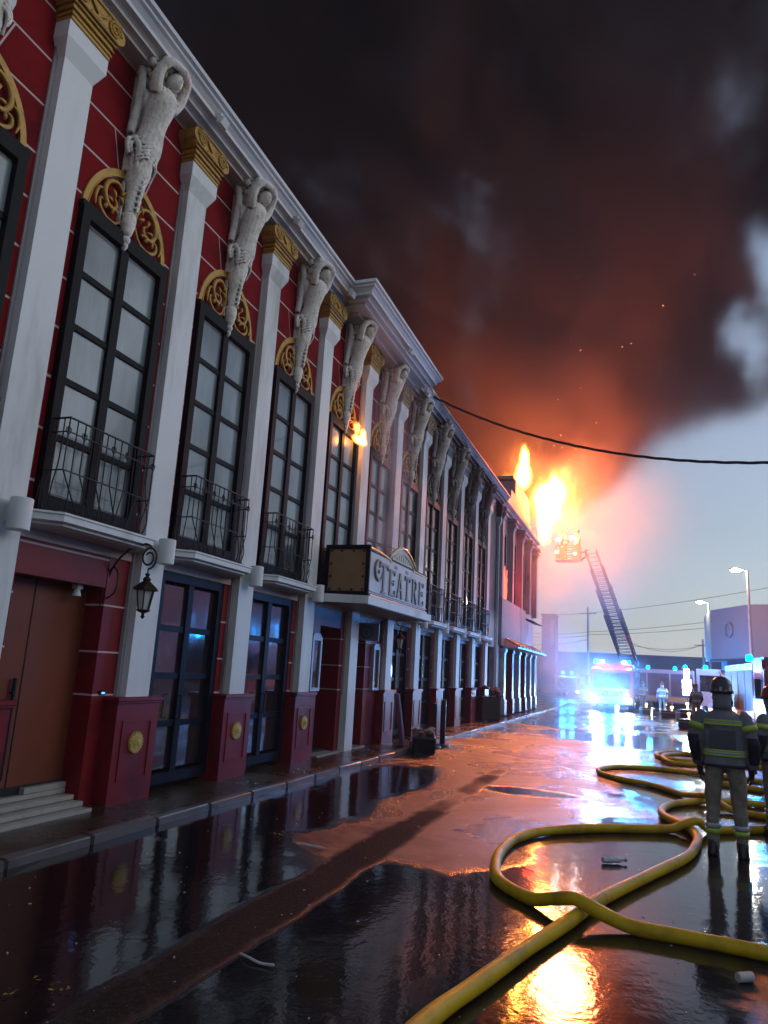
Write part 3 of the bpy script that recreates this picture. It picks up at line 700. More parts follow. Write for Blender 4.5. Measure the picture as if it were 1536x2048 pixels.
def figure_mesh():
    bm = B()
    def loft(secs, n=16):
        V = []
        for z, x, y, rx, ry in secs: V.append([bm.verts.new((x + rx * math.cos(2 * math.pi * k / n), y + ry * math.sin(2 * math.pi * k / n), z)) for k in range(n)])
        for a, b_ in zip(V, V[1:]):
            for k in range(n): bm.faces.new((a[k], a[(k + 1) % n], b_[(k + 1) % n], b_[k]))
        bm.faces.new(V[0][::-1]); bm.faces.new(V[-1])
    # tapering foot with bead finial, hips, waist, chest, neck
    loft([(0, .13, 0, .012, .012), (.03, .13, 0, .035, .035), (.07, .13, 0, .052, .05), (.10, .13, 0, .035, .035), (.115, .13, 0, .06, .06), (.155, .13, 0, .068, .068), (.19, .13, 0, .045, .045), (.22, .13, 0, .07, .075), (.33, .14, 0, .09, .105), (.45, .14, 0, .095, .11), (.47, .14, 0, .082, .092),
          (.75, .16, 0, .10, .115), (1.0, .18, 0, .145, .17), (1.2, .2, .01, .17, .20), (1.35, .235, .02, .19, .225), (1.48, .27, .02, .17, .205), (1.62, .31, .01, .15, .175), (1.75, .345, 0, .155, .185), (1.9, .385, 0, .175, .215), (2.02, .42, 0, .165, .235), (2.1, .45, 0, .12, .20), (2.14, .49, 0, .055, .07), (2.2, .52, 0, .05, .055)])
    ball(bm, (.565, 0, 2.27), .112, (1.02, .86, 1.18), 14, 10)
    ball(bm, (.675, 0, 2.255), .024, (1, .8, 1.3), 8, 6)                      # nose
    ball(bm, (.655, 0, 2.205), .03, (1, 1.2, .5), 8, 6); ball(bm, (.64, 0, 2.17), .034, (1, 1, .8), 8, 6)
    for s in (-1, 1):
        ball(bm, (.49, s * .085, 1.93), .062, (1, 1, 1), 10, 8)             # chest
        tube(bm, spline([(.43, s * .19, 2.03), (.48, s * .26, 2.15), (.54, s * .27, 2.30), (.63, s * .19, 2.40), (.69, s * .0, 2.40)], 5), .05, 9, True, [.088 - .002 * i for i in range(21)])
        tube(bm, spline([(.12, s * .16, 2.5), (.2, s * .21, 2.2), (.16, s * .19, 1.8), (.12, s * .19, 1.5)], 5), .05, 8, True, [.06] * 16)
        # scroll at the hip
        sp = [(.17 + .03 * t, s * (.2 + (.1 - .08 * t) * math.cos(a)), 1.30 + (.12 - .095 * t) * math.sin(a)) for t, a in [(i / 22, -1.2 + i / 22 * 3.4 * math.pi) for i in range(23)]]
        tube(bm, sp, .032, 7)
        tube(bm, spline([(.2, s * .2, 1.42), (.28, s * .18, 1.3), (.26, s * .15, 1.1), (.2, s * .12, .92)], 5), .03, 7, True, [.05 - .0018 * i for i in range(16)])
    ball(bm, (.42, 0, 2.42), .17, (1.3, 1.2, .75), 14, 10); ball(bm, (.2, 0, 2.40), .18, (1, 1.1, .8), 12, 8)
    # hair and leaf crown against the cornice
    rr = random.Random(11)
    for k in range(34):
        a = rr.uniform(0, 6.28); r_ = rr.uniform(.04, .17)
        ball(bm, (.36 + .2 * math.cos(a) * rr.uniform(.4, 1.2), r_ * 1.35 * math.sin(a) , 2.42 + rr.uniform(-.1, .12)), rr.uniform(.04, .08), (1, 1, rr.uniform(.6, 1.4)), 7, 5)
    for k in range(12):
        a = 2 * math.pi * k / 12; ball(bm, (.54 + .07 * math.cos(a), .1 * math.sin(a), 2.39), .032, u=7, v=5)
    box2(bm, (-.02, -.17, 1.0), (.16, .17, 2.54)); box2(bm, (-.02, -.13, .3), (.1, .13, 1.0))
    # folded cloth across the hips and carved leaves down the front
    for k in range(7):
        z = 1.5 - k * .05
        tube(bm, spline([(.24 + .02 * k / 7, -.20, z - .10), (.37, -.12, z - .04), (.40 - .01 * k, 0, z), (.36, .12, z - .07), (.24, .19, z - .20)], 4), .016, 6)
    for k in range(22):
        z = .5 + k * .038; s = 1 if k % 2 else -1; w = .03 + .045 * (k / 22)
        x = .14 + .10 + (z - .5) * .11
        tube(bm, spline([(x, s * .005, z - .02), (x + .022, s * w * .6, z + .03), (x - .02, s * w * 1.3, z + .05)], 3), .014, 6, True, [.02 - .0018 * i for i in range(7)])
    me = bpy.data.meshes.new('tmp'); bm.to_mesh(me); bm.free()
    o = bpy.data.objects.new('tmp', me); COL.objects.link(o)
    md = o.modifiers.new('r', 'REMESH'); md.mode = 'VOXEL'; md.voxel_size = .0125; md.use_smooth_shade = True
    tx = bpy.data.textures.new('chip', 'CLOUDS'); tx.noise_scale = .06; tx.noise_depth = 2
    d = o.modifiers.new('d', 'DISPLACE'); d.texture = tx; d.strength = .012; d.mid_level = .5; d.texture_coords = 'LOCAL'
    sm = o.modifiers.new('s', 'SMOOTH'); sm.iterations = 1; sm.factor = .4
    dg = bpy.context.evaluated_depsgraph_get(); dg.update()
    out = bpy.data.meshes.new_from_object(o.evaluated_get(dg)); out.name = 'caryatid'
    bpy.data.objects.remove(o)
    for p in out.polygons: p.use_smooth = True
    out.materials.clear(); out.materials.append(M['stone']); return out
fig = figure_mesh()
FL = {0: 'plaster caryatid cut off by the frame above the window nearest the camera',
      1: 'largest whole plaster caryatid, arms over its head, between the first two gold capitals',
      2: 'second plaster caryatid, right of the first floodlight, tip touching the gold arch',
      3: 'plaster caryatid on the last bay before the cornice juts out',
      4: 'plaster caryatid under the jutting cornice, its tip above the small flame',
      5: 'plaster caryatid under the far half of the jutting cornice',
      6: 'plaster caryatid just past the end of the jutting cornice',
      7: 'grimy caryatid on the second bay past the jutting cornice',
      8: 'grimy caryatid on the third bay past the jutting cornice',
      9: 'sooty caryatid on the last bay but one before the burnt end',
      10: 'sooty caryatid on the charred last bay beside the end building'}
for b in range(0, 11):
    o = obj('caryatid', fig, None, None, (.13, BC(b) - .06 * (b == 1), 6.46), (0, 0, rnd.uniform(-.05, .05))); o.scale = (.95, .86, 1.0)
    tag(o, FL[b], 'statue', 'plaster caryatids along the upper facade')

# ------------------------------------------------------------------ balcony railings
def railing():
    root = empty('balcony_railing')
    x1, hy, zt = .47, .70, 4.12
    def rail(z, r_):
        bm = B()
        for a, b_ in [((.18, -hy, z), (x1, -hy, z)), ((x1, -hy, z), (x1, hy, z)), ((x1, hy, z), (.18, hy, z))]: tube(bm, [a, b_], r_, 6)
        return bm
    obj('top_rail', rail(zt, .012), M['iron'], root); obj('rail', rail(3.97, .008), M['iron'], root); obj('rail', rail(3.56, .008), M['iron'], root); obj('bottom_rail', rail(3.13, .013), M['iron'], root)
    bm = B(); tube(bm, [(x1, 0, 3.13), (x1, 0, zt)], .0075, 5); v = bpy.data.meshes.new('bar'); bm.to_mesh(v); bm.free(); v.materials.append(M['iron'])
    bm = B(); tube(bm, [(x1, 0, 3.56), (x1, 0, zt)], .0075, 5); ball(bm, (x1, 0, 4.0), .016, (1, 1, 2.2), 6, 4); ball(bm, (x1, 0, 4.055), .009, (1, 1, 3), 6, 4)
    for s in (-1, 1): tube(bm, [(x1, 0, 3.93), (x1, s * .035, 3.97), (x1, s * .03, 4.01)], .006, 5)
    h = bpy.data.meshes.new('bar'); bm.to_mesh(h); bm.free(); h.materials.append(M['iron'])
    n = 13
    for k in range(n):
        y = -hy + 2 * hy * k / (n - 1)
        obj('bar', h if k % 2 == 0 else v, None, root, (0, y, 0))
        if k % 2 == 0:      # lower fan of slanting bars
            yy = y * .86 + .06
            bm = B(); tube(bm, [(x1, y, 3.56), (x1, yy + (.12 if y < 0 else -.12), 3.13)], .0075, 5); obj('bar', bm, M['iron'], root)
    for s in (-1, 1):
        for x in (.24, .31, .40):
            bm = B(); tube(bm, spline([(x, s * hy, 4.12), (x, s * hy, 3.7), (x + .02, s * (hy + .07), 3.35), (x, s * (hy + .05), 3.18), (x, s * hy, 3.12)], 4), .0075, 5); obj('bar', bm, M['iron'], root)
    bm = B(); n = 26
    for k in range(n):
        y = -.66 + 1.32 * k / (n - 1); tube(bm, [(x1 - .02, y + .022 * math.cos(a), 3.155 + .022 * math.sin(a)) for a in [i * math.pi / 4 for i in range(9)]], .004, 4)
    obj('scroll_band', bm, M['iron'], root, kind='stuff')
    return root
RL = {0: 'black iron balcony railing of the window cut off at the left edge', 1: 'black iron balcony railing above the recessed orange door, nearest whole one',
      2: 'black iron balcony railing above the first pair of glass doors', 3: 'black iron balcony railing just before the box sign', 6: 'black iron balcony railing just beyond the box sign',
      7: 'soot stained balcony railing, second beyond the box sign', 8: 'soot stained balcony railing, third beyond the box sign', 9: 'scorched balcony railing, last but one before the end building', 10: 'scorched balcony railing on the last bay beside the end building'}
rail0 = None
for b in (0, 1, 2, 3, 6, 7, 8, 9, 10):
    o = rail0 = railing() if rail0 is None else rail0
    if b != 0: o = copy_tree(rail0)
    o.location = (0, BC(b), 0); tag(o, RL[b], 'railing', 'iron railings of the small balconies')

# ------------------------------------------------------------------ wall cylinders, floodlights, lanterns
def wall_cyl():
    root = empty('wall_lamp')
    bm = B(); cyl(bm, (.15, 0, -.155), (.15, 0, .155), .105, n=28); bmesh.ops.bevel(bm, geom=[e for e in bm.edges if abs(e.verts[0].co.z - e.verts[1].co.z) < 1e-4], offset=.006, segments=1, affect='EDGES')
    obj('lamp_shade', bm, M['white'], root)
    bm = B(); box2(bm, (0, -.05, -.08), (.06, .05, .08)); obj('mounting_plate', bm, M['white'], root); return root
WL = {1: 'white cylindrical wall lamp at the left edge of the picture', 2: 'white cylindrical wall lamp above the iron lantern', 3: 'white cylindrical wall lamp between the two balconies before the sign', 4: 'white cylindrical wall lamp at the near end of the sign canopy',
      7: 'white cylindrical wall lamp past the far end of the sign canopy', 8: 'white cylindrical wall lamp on the second pilaster past the sign', 9: 'white cylindrical wall lamp on the third pilaster past the sign', 10: 'white cylindrical wall lamp on the fourth pilaster past the sign', 11: 'white cylindrical wall lamp on the last pilaster before the end building'}
w0 = wall_cyl()
for k, i in enumerate((1, 2, 3, 4, 7, 8, 9, 10, 11)):
    o = w0 if k == 0 else copy_tree(w0)
    o.location = (.3, PY(i) + (.03 if i < 3 else .0), 3.02 if i > 1 else 3.0); tag(o, WL[i], 'wall lamp', 'white cylindrical lamps on the pilasters')
def flood():
    root = empty('floodlight')
    bm = B(); box2(bm, (0, -.05, .05), (.09, .05, .12), .01); tube(bm, [(.05, -.07, .06), (.05, -.07, 0), (.05, .07, 0), (.05, .07, .06)], .008, 6); obj('bracket', bm, M['white'], root)
    bm = B(); box(bm, (.09, 0, -.01), (.1, .16, .12), Matrix.Rotation(.5, 3, 'Y'), .012); obj('housing', bm, M['white'], root)
    bm = B(); box(bm, (.075, 0, -.055), (.08, .13, .02), Matrix.Rotation(.5, 3, 'Y')); obj('lens', bm, M['lens'], root); return root
f0 = flood()
for k, (x, y, z, t) in enumerate([(.60, 7.35, 9.0, 'small white floodlight on the cornice above the first gap after the big caryatid'), (.60, 9.75, 9.0, 'small white floodlight on the cornice above the third pilaster'),
        (.60, 12.2, 9.0, 'small white floodlight at the inner corner where the cornice juts out'), (1.0, 14.9, 8.95, 'small white floodlight under the jutting cornice'), (.60, 17.7, 9.0, 'small white floodlight just past the jutting cornice'), (.60, 20.2, 9.0, 'small dirty floodlight on the far cornice'), (.6, 22.6, 9.0, 'small sooty floodlight on the burnt end of the cornice')]):
    o = f0 if k == 0 else copy_tree(f0); o.location = (x, y, z); tag(o, t, 'floodlight', 'small floodlights along the cornice')
def lantern():
    root = empty('wall_lantern')
    bm = B()
    sp = [(.60 + (.115 - .07 * t) * math.cos(a) - .02, 0, .30 + (.135 - .085 * t) * math.sin(a)) for t, a in [(i / 40, -1.5 + i / 40 * 3.3 * math.pi) for i in range(41)]]
    tube(bm, sp, .011, 7); tube(bm, spline([(.02, 0, -.05), (.1, 0, .2), (.3, 0, .40), (.5, 0, .46), (.6, 0, .43)], 6), .012, 7)
    tube(bm, spline([(.02, 0, -.2), (.16, 0, -.1), (.18, 0, .1), (.10, 0, .2)], 6), .01, 7); box2(bm, (0, -.04, -.3), (.02, .04, .1), .005)
    tube(bm, [(.59, 0, .165), (.59, 0, .1)], .008, 6)
    obj('bracket', bm, M['bronze'], root)
    bm = B(); lathe(bm, [(.012, .12), (.03, .11), (.03, .095), (.014, .085), (.045, .06), (.05, .045), (.04, .03), (.135, -.045), (.15, -.06), (.15, -.075), (.10, -.085)], 6, (.59, 0, 0)); obj('lantern_roof', bm, M['bronze'], root)
    bm = B()
    for k in range(6):
        a = k * math.pi / 3; tube(bm, [(.59 + .1 * math.cos(a), .1 * math.sin(a), -.08), (.59 + .062 * math.cos(a), .062 * math.sin(a), -.30)], .008, 5)
    lathe(bm, [(.075, -.295), (.08, -.305), (.05, -.325), (.02, -.335), (.016, -.36), (.026, -.375), (.006, -.40)], 12, (.59, 0, 0)); obj('lantern_cage', bm, M['bronze'], root)
    t = NT('frosted lantern glass'); t.pbr((.62, .62, .60), .3, 0, spec=.5)
    bm = B(); lathe(bm, [(.088, -.085), (.054, -.295)], 6, (.59, 0, 0)); obj('lantern_glass', bm, t.m, root)
    return root
l0 = lantern(); l0.location = (.10, 6.93, 2.55); tag(l0, 'black iron lantern on a scrolled bracket beside the orange entrance', 'lantern')
l1 = copy_tree(l0); l1.location = (.12, 16.25, 2.52); tag(l1, 'smaller looking iron lantern below the far end of the sign canopy', 'lantern')

# ------------------------------------------------------------------ the box sign over the middle entrance
SG = empty('theatre_sign', (0, 12.62, 2.9)); tag(SG, 'white TEATRE box sign with tan bulb studded side panel on a white canopy', 'sign')
M['signwhite'] = paint('sign board', (.60, .57, .58), .5, (.30, .26, .24), .6, 3, .2)
M['tan'] = paint('tan sign panel', (.30, .165, .07), .55, (.16, .08, .035), .6, 3, .15)
M['signgold'] = paint('sign trim', (.46, .36, .14), .4, (.2, .13, .05), .5, 8, .3)
M['letter'] = paint('sign letters', (.20, .185, .17), .5, (.12, .1, .08), .5, 9, .2)
def spart(name, bm, mat, **k): return obj(name, bm, M[mat], SG, **k)
bm = B(); prism(bm, [(-.02, -.35), (.32, -.35), (1.26, -.02), (1.26, 4.25), (.32, 4.45), (-.02, 4.45)], 2, 0, .15); spart('canopy', bm, 'white')
bm = B(); prism(bm, [(.34, -.27), (1.2, .03), (1.2, 4.2), (.34, 4.38)], 2, -.012, .004); spart('canopy_underside', bm, 'tan')
SL = 3.95
bm = B(); box2(bm, (.30, .1, .15), (1.185, SL, 1.06)); spart('cabinet', bm, 'black')
bm = B(); box2(bm, (.30, .06, .16), (.37, .11, 1.12)); box2(bm, (1.13, .06, .16), (1.21, .11, 1.12)); box2(bm, (.37, .06, .16), (1.13, .11, .24)); box2(bm, (.37, .06, 1.04), (1.13, .11, 1.12)); spart('side_frame', bm, 'black')
bm = B(); box2(bm, (.372, .085, .242), (1.128, .102, 1.038)); spart('side_panel', bm, 'tan')
bm = B(); ball(bm, (0, 0, 0), .024, (1, .8, 1), 8, 6); cyl(bm, (0, -.002, 0), (0, .03, 0), .018, n=8); bulb = bpy.data.meshes.new('bulb'); bm.to_mesh(bulb); bm.free(); bulb.materials.append(M['bronze'])
for (x, z) in [(x, z) for z in (.275, 1.005) for x in (.42, .63, .87, 1.08)] + [(x, z) for x in (.42, 1.08) for z in (.52, .76)]: obj('bulb', bulb, None, SG, (x, .07, z))
bm = B(); box2(bm, (1.186, .12, .22), (1.205, SL - .02, 1.0)); spart('front_board', bm, 'signwhite')
bm = B(); tube(bm, [(1.2, .12, .17), (1.2, SL, .17)], .04, 8); tube(bm, [(1.215, .12, .26), (1.215, SL, .26)], .014, 6); spart('bottom_moulding', bm, 'signwhite')
bm = B()
def arc3(y0, y1, z0, h, r_, n=16): return [(1.17, y0 + (y1 - y0) * i / n, z0 + h * math.sin(math.pi * i / n)) for i in range(n + 1)]
tube(bm, spline([(1.19, .1, 1.07), (1.19, .7, 1.06), (1.19, 1.15, 1.02), (1.19, 1.3, .98)], 5), .034, 7)
tube(bm, arc3(1.3, 3.1, 1.10, .30, 0), .034, 7); tube(bm, arc3(1.45, 2.95, 1.08, .18, 0), .02, 7)
tube(bm, [(1.19, 2.85, 1.0), (1.19, SL, 1.0)], .03, 7); spart('crest_moulding', bm, 'signgold')
bm = B(); prism(bm, [(1.3 + 1.8 * i / 14, 1.10 + .30 * math.sin(math.pi * i / 14)) for i in range(15)] + [(3.1, .98), (1.3, .98)], 0, 1.12, 1.168); spart('crest', bm, 'signwhite')
bm = B()
for k in range(9):
    y = 1.62 + .15 * k; box2(bm, (1.168, y, 1.10), (1.178, y + .07, 1.17 + .05 * math.sin(math.pi * k / 8)))
spart('crest_leaf', bm, 'signgold', kind='stuff')
for k in range(2):
    bm = B(); box2(bm, (1.2, 1.55 + .75 * k, .87), (1.212, 1.72 + .75 * k, .94)); spart('ornament', bm, 'letter')
def stroke(bm, a, b_, w, x0=1.203, x1=1.228):
    a = Vector((0, *a)); b_ = Vector((0, *b_)); d = (b_ - a).normalized(); nrm = Vector((0, -d.z, d.y)) * w / 2
    vs = [(p.y, p.z) for p in (a - nrm, b_ - nrm, b_ + nrm, a + nrm)]
    prism(bm, vs, 0, x0, x1)
def letter(ch, y, h=.52, w=.34, z=.30):
    bm = B(); t = .085; s = .035; x1 = [1.226]
    def st(a, b_, ww): x1[0] += .0013; stroke(bm, (y + a[0] * w, z + a[1] * h), (y + b_[0] * w, z + b_[1] * h), ww, 1.203, x1[0])
    if ch == 'T': st((.5, 0), (.5, 1), t); st((0, .95), (1, .95), .055); st((.02, .8), (.02, 1), s); st((.98, .8), (.98, 1), s); st((.25, .03), (.75, .03), s)
    if ch == 'E': st((.2, 0), (.2, 1), t); st((0, .96), (.95, .96), .045); st((0, .04), (1, .04), .045); st((.2, .52), (.75, .52), .045); st((.95, .8), (.95, 1), s); st((1, 0), (1, .22), s); st((.75, .42), (.75, .62), s)
    if ch == 'A': st((.05, 0), (.5, 1), .05); st((.95, 0), (.5, 1), t); st((.2, .34), (.78, .34), .045); st((-.08, .03), (.22, .03), s); st((.75, .03), (1.1, .03), s)
    if ch == 'R': st((.2, 0), (.2, 1), t); st((0, .03), (.4, .03), s); st((0, .97), (.6, .97), .045); st((.2, .5), (.6, .5), .045); st((.55, .96), (.85, .85), .06); st((.85, .88), (.85, .62), .075); st((.85, .65), (.55, .5), .06); st((.5, .5), (1.0, .0), .075)
    return obj('letter', bm, M['letter'], SG)
bm = B()   # curl wrapped round the first T
tube(bm, [(1.215, .58 + .24 * math.cos(a) * (1 - .1 * a / 7), .70 + .20 * math.sin(a) * (1 - .1 * a / 7)) for a in [i * .25 + .5 for i in range(24)]], .03, 6, True, [.012 + .026 * math.sin(math.pi * i / 23) for i in range(24)])
ball(bm, (1.215, .6, .68), .045, (.5, 1, 1), 8, 6); spart('letter_curl', bm, 'letter')
letter('T', .62, .60, .5, .28)
for k, ch in enumerate('EATRE'): letter(ch, 1.22 + k * .52)
bm = B(); tube(bm, spline([(.25, 2.2, 1.6), (.7, 2.3, 1.5), (1.2, 2.6, 1.33)], 6), .01, 5); spart('stay_rod', bm, 'iron')
# posters in wall cases, notice board, clock-like blue plate, fan box
def poster(name, y0, y1, z0, z1, c1, c2, x=.0, label=''):
    r_ = empty(name, (x, (y0 + y1) / 2, z0)); w = (y1 - y0) / 2; h = z1 - z0
    bm = B(); box2(bm, (0, -w, 0), (.09, -w + .06, h)); box2(bm, (0, w - .06, 0), (.09, w, h)); box2(bm, (0, -w + .06, 0), (.09, w - .06, .06)); box2(bm, (0, -w + .06, h - .06), (.09, w - .06, h)); prism(bm, [(-w, h), (w, h), (w * .6, h + .07), (-w * .6, h + .07)], 0, .01, .08)
    obj('case_frame', bm, M['grey_frame'], r_)
    t = NT('printed poster'); n = t.noise(4.5, 3, .6, stretch=(1, 1.6, .8)); n2 = t.noise(16, 2)
    t.pbr(t.ramp(t.math('MULTIPLY_ADD', n2, .3, t.math('MULTIPLY', n, .7)), [(.38, c1), (.5, c2), (.62, (.55, .5, .5))]), .25)
    bm = B(); box2(bm, (.0, -w + .06, .06), (.03, w - .06, h - .06)); obj('print', bm, t.m, r_)
    bm = B(); box2(bm, (.05, -w + .06, .06), (.055, w - .06, h - .06)); obj('glass', bm, M['glass'], r_)
    tag(r_, label, 'poster case'); return r_
M['grey_frame'] = paint('grey case frame', (.33, .32, .36), .4, (.2, .2, .2), .5, 4, .1)
poster('poster_case', 12.52, 12.94, 1.27, 2.26, (.35, .05, .03), (.55, .16, .08), .155, 'orange red poster in a grey wall case left of the middle entrance')
poster('poster_case', 15.86, 16.26, 1.25, 2.22, (.08, .18, .28), (.25, .28, .33), .155, 'blue grey poster in a wall case right of the middle entrance')
r_ = empty('round_plate', (.34, 15.0, 2.5)); bm = B(); box2(bm, (-.3, -.02, -.18), (.3, .02, .2)); obj('board', bm, paint('blue board', (.10, .14, .20), .4), r_)
bm = B(); tube(bm, [(.02 + .13 * math.cos(a), -.03, .13 * math.sin(a)) for a in [k * math.pi / 12 for k in range(25)]], .01, 6); tube(bm, [(.02 - .08, -.03, 0), (.02 + .09, -.03, .01)], .008, 5); tube(bm, [(.02, -.03, -.07), (.02, -.03, .09)], .008, 5); obj('ring', bm, M['iron'], r_)
tag(r_, 'small blue board with a ringed emblem beside the white entrance pillar', 'sign')
r_ = empty('fallen_panel', (.86, 16.35, .075)); r_.rotation_euler = (0, -.16, .5)
bm = B(); box2(bm, (-.02, -.26, 0), (.02, .26, 1.15), .006); obj('panel', bm, paint('pale lilac board', (.40, .33, .52), .5, (.15, .1, .2), .6, 3), r_)
bm = B(); box2(bm, (.02, -.16, .35), (.026, .16, .85)); obj('picture', bm, paint('board picture', (.3, .1, .05), .5, (.05, .03, .06), .9, 6), r_)
tag(r_, 'pale lilac board leaning against the pilaster by the entrance', 'board')

# ------------------------------------------------------------------ things on the pavement by the kerb
tr = empty('speaker_box', (1.42, 16.1, 0.0), .35); M['plastic'] = paint('black plastic', (.014, .014, .016), .35, (.05, .05, .05), .4, 6, .3)
bm = B(); box(bm, (0, 0, .21), (.5, .6, .42), Matrix.Rotation(.25, 3, 'X'), .03); obj('cabinet', bm, M['plastic'], tr)
bm = B()
for k in range(14): ball(bm, (rr.uniform(-.2, .2), rr.uniform(-.2, .2), .44 + rr.uniform(-.02, .06)), rr.uniform(.05, .1), (1, rr.uniform(.6, 1.2), .5), 7, 5)
obj('rag', bm, paint('pale rags', (.40, .36, .28), .8, (.3, .02, .02), .9, 5), tr, kind='stuff')
bm = B(); cyl(bm, (-.26, -.2, .1), (-.3, -.2, .1), .1, n=14); cyl(bm, (-.26, .2, .1), (-.3, .2, .1), .1, n=14); obj('wheel', bm, M['plastic'], tr)
tag(tr, 'black box heaped with rags standing at the kerb', 'box')
for k, (x, y, hgt, t) in enumerate([(1.32, 17.3, 1.0, 'black post on a round base at the kerb, nearer of two'), (1.42, 17.75, 1.08, 'black post on a round base at the kerb, farther and taller of two')]):
    po = empty('rope_post', (x, y, .0)); bm = B(); box2(bm, (-.06, -.04, .05), (.06, .04, hgt), .01); obj('post', bm, M['plastic'], po)
    bm = B(); cyl(bm, (0, 0, .0), (0, 0, .05), .19, .17, 18); obj('base', bm, M['plastic'], po); tag(po, t, 'post', 'black posts at the kerb')
tb = empty('wheeled_cart', (.65, 27.6, .0), .2)
bm = B(); box2(bm, (-.35, -.25, .1), (.35, .25, .95), .04); obj('bin', bm, M['plastic'], tb)
bm = B()
for k in range(20): ball(bm, (rr.uniform(-.3, .3), rr.uniform(-.2, .2), .98 + rr.uniform(0, .3)), rr.uniform(.06, .13), (1, 1, .6), 7, 5)
obj('heap', bm, paint('sodden cloth', (.16, .07, .10), .7, (.3, .3, .35), .6, 4), tb, kind='stuff'); tag(tb, 'dark cart piled with sodden goods by the end building', 'cart')

# ------------------------------------------------------------------ overhead cable between cornice and right side
def hang(a, b_, sag, n=40):
    a = Vector(a); b_ = Vector(b_); return [a.lerp(b_, i / n) - Vector((0, 0, sag * 4 * (i / n) * (1 - i / n))) for i in range(n + 1)]
P = hang((1.0, 17.2, 8.72), (13.5, 11.5, 5.9), 1.45, 120)
ca = empty('overhead_cable', P[0])
for s in (0, 1, 2):
    bm = B(); tube(bm, [p - P[0] + Vector((.0, .018 * math.cos(i * .55 + s * 2.09), .018 * math.sin(i * .55 + s * 2.09))) for i, p in enumerate(P)], .013, 6); obj('strand', bm, M['iron'], ca)
tag(ca, 'thick twisted black cable sagging from the cornice corner across the street', 'cable')
bm = B(); tube(bm, [(.9, 17.15, 9.2), (1.0, 17.2, 8.72)], .02, 6); box2(bm, (.7, 17.1, 9.0), (.95, 17.2, 9.2)); part('cable_bracket', bm, M['white'])

# ------------------------------------------------------------------ hoses
def hosemat():
    t = NT('yellow hose'); n = t.noise(3.5, 5, .6); g1 = t.noise(220, 2, .5)
    c = t.mix(t.mr(n, .42, .75, 0, .8), (.74, .46, .004), (.26, .13, .006))
    t.pbr(c, .5, 0, t.bump(t.math('ADD', g1, n), .5, .004), spec=.35); return t.m
M['hose'] = hosemat()
def hose(name, pts, r_, label, mat='hose'):
    P = spline([Vector((x, y, (z if len(q) else r_ + .024))) if False else Vector((x, y, q[0] if q else r_ + .022)) for x, y, *q in pts], 12)
    rh = random.Random(len(P)); ph = rh.uniform(0, 6)
    bm = B(); tube(bm, P, r_, 16, True, [r_ * (1 + .035 * math.sin(i * .37 + ph) + .03 * math.sin(i * .11 + 2 * ph)) for i in range(len(P))]); o = smooth(obj(name, bm, M[mat], None)); tag(o, label, 'hose', 'yellow fire hoses across the wet road'); return o
HR = .049
hose('fire_hose', [(8.6, 5.35), (7.6, 5.62), (6.76, 5.80), (6.36, 5.86), (5.94, 5.90), (5.70, 5.95, .12), (5.52, 6.01, .168), (5.34, 6.10, .12), (5.16, 6.21), (4.86, 6.57), (4.74, 7.02), (4.68, 7.6), (4.73, 8.3), (4.96, 8.85), (5.51, 9.4), (6.23, 9.83), (6.42, 9.95, .12), (6.60, 10.05, .165), (6.80, 10.2), (7.6, 10.75), (8.9, 11.6)],
     HR, 'thick yellow hose making the big loop and crossing above the other hose')
hose('fire_hose', [(4.62, 1.6), (4.84, 2.9), (4.99, 3.89), (5.12, 4.42), (5.29, 5.08), (5.5, 5.82), (5.67, 6.46), (6.05, 7.5), (6.38, 8.39), (6.5, 8.95), (6.56, 9.55), (6.50, 10.1), (6.30, 10.56), (6.21, 11.1), (6.36, 11.85), (6.78, 12.45), (7.3, 12.72), (7.73, 12.79), (9.5, 12.9)],
     HR, 'yellow hose entering at the bottom edge and running under the big loop')
hose('fire_hose', [(10.5, 15.2), (8.17, 15.93), (7.2, 16.3), (6.39, 16.46), (5.62, 16.33), (5.2, 15.6), (5.2, 14.94), (5.5, 14.36), (6.09, 13.87), (6.53, 13.12), (6.70, 12.75, .11), (6.86, 12.4, .165), (7.05, 12.1, .11), (7.3, 11.8), (8.6, 11.2)],
     .044, 'orange yellow hose in a long flat loop behind the firefighter')
hose('fire_hose', [(9.4, 19.2), (7.4, 20.4), (6.7, 20.7), (6.3, 20.0), (6.35, 19.0), (7.0, 18.6), (7.5, 19.3, .12), (6.9, 19.9, .12), (6.4, 18.9, .12), (6.6, 17.9), (7.4, 18.2), (8.4, 18.6), (9.6, 18.0)],
     .05, 'tangled yellow hose lying farthest off near the puddle lights')
hose('fire_hose', [(7.3, 14.9), (7.8, 14.6), (8.4, 14.3), (10.0, 13.9)], .05, 'short stretch of hose at the right edge behind the firefighters')
hose('fire_hose', [(7.5, 11.7), (8.0, 11.75), (8.6, 11.6), (9.4, 11.9)], .03, 'thin hose at the right edge between the firefighters')

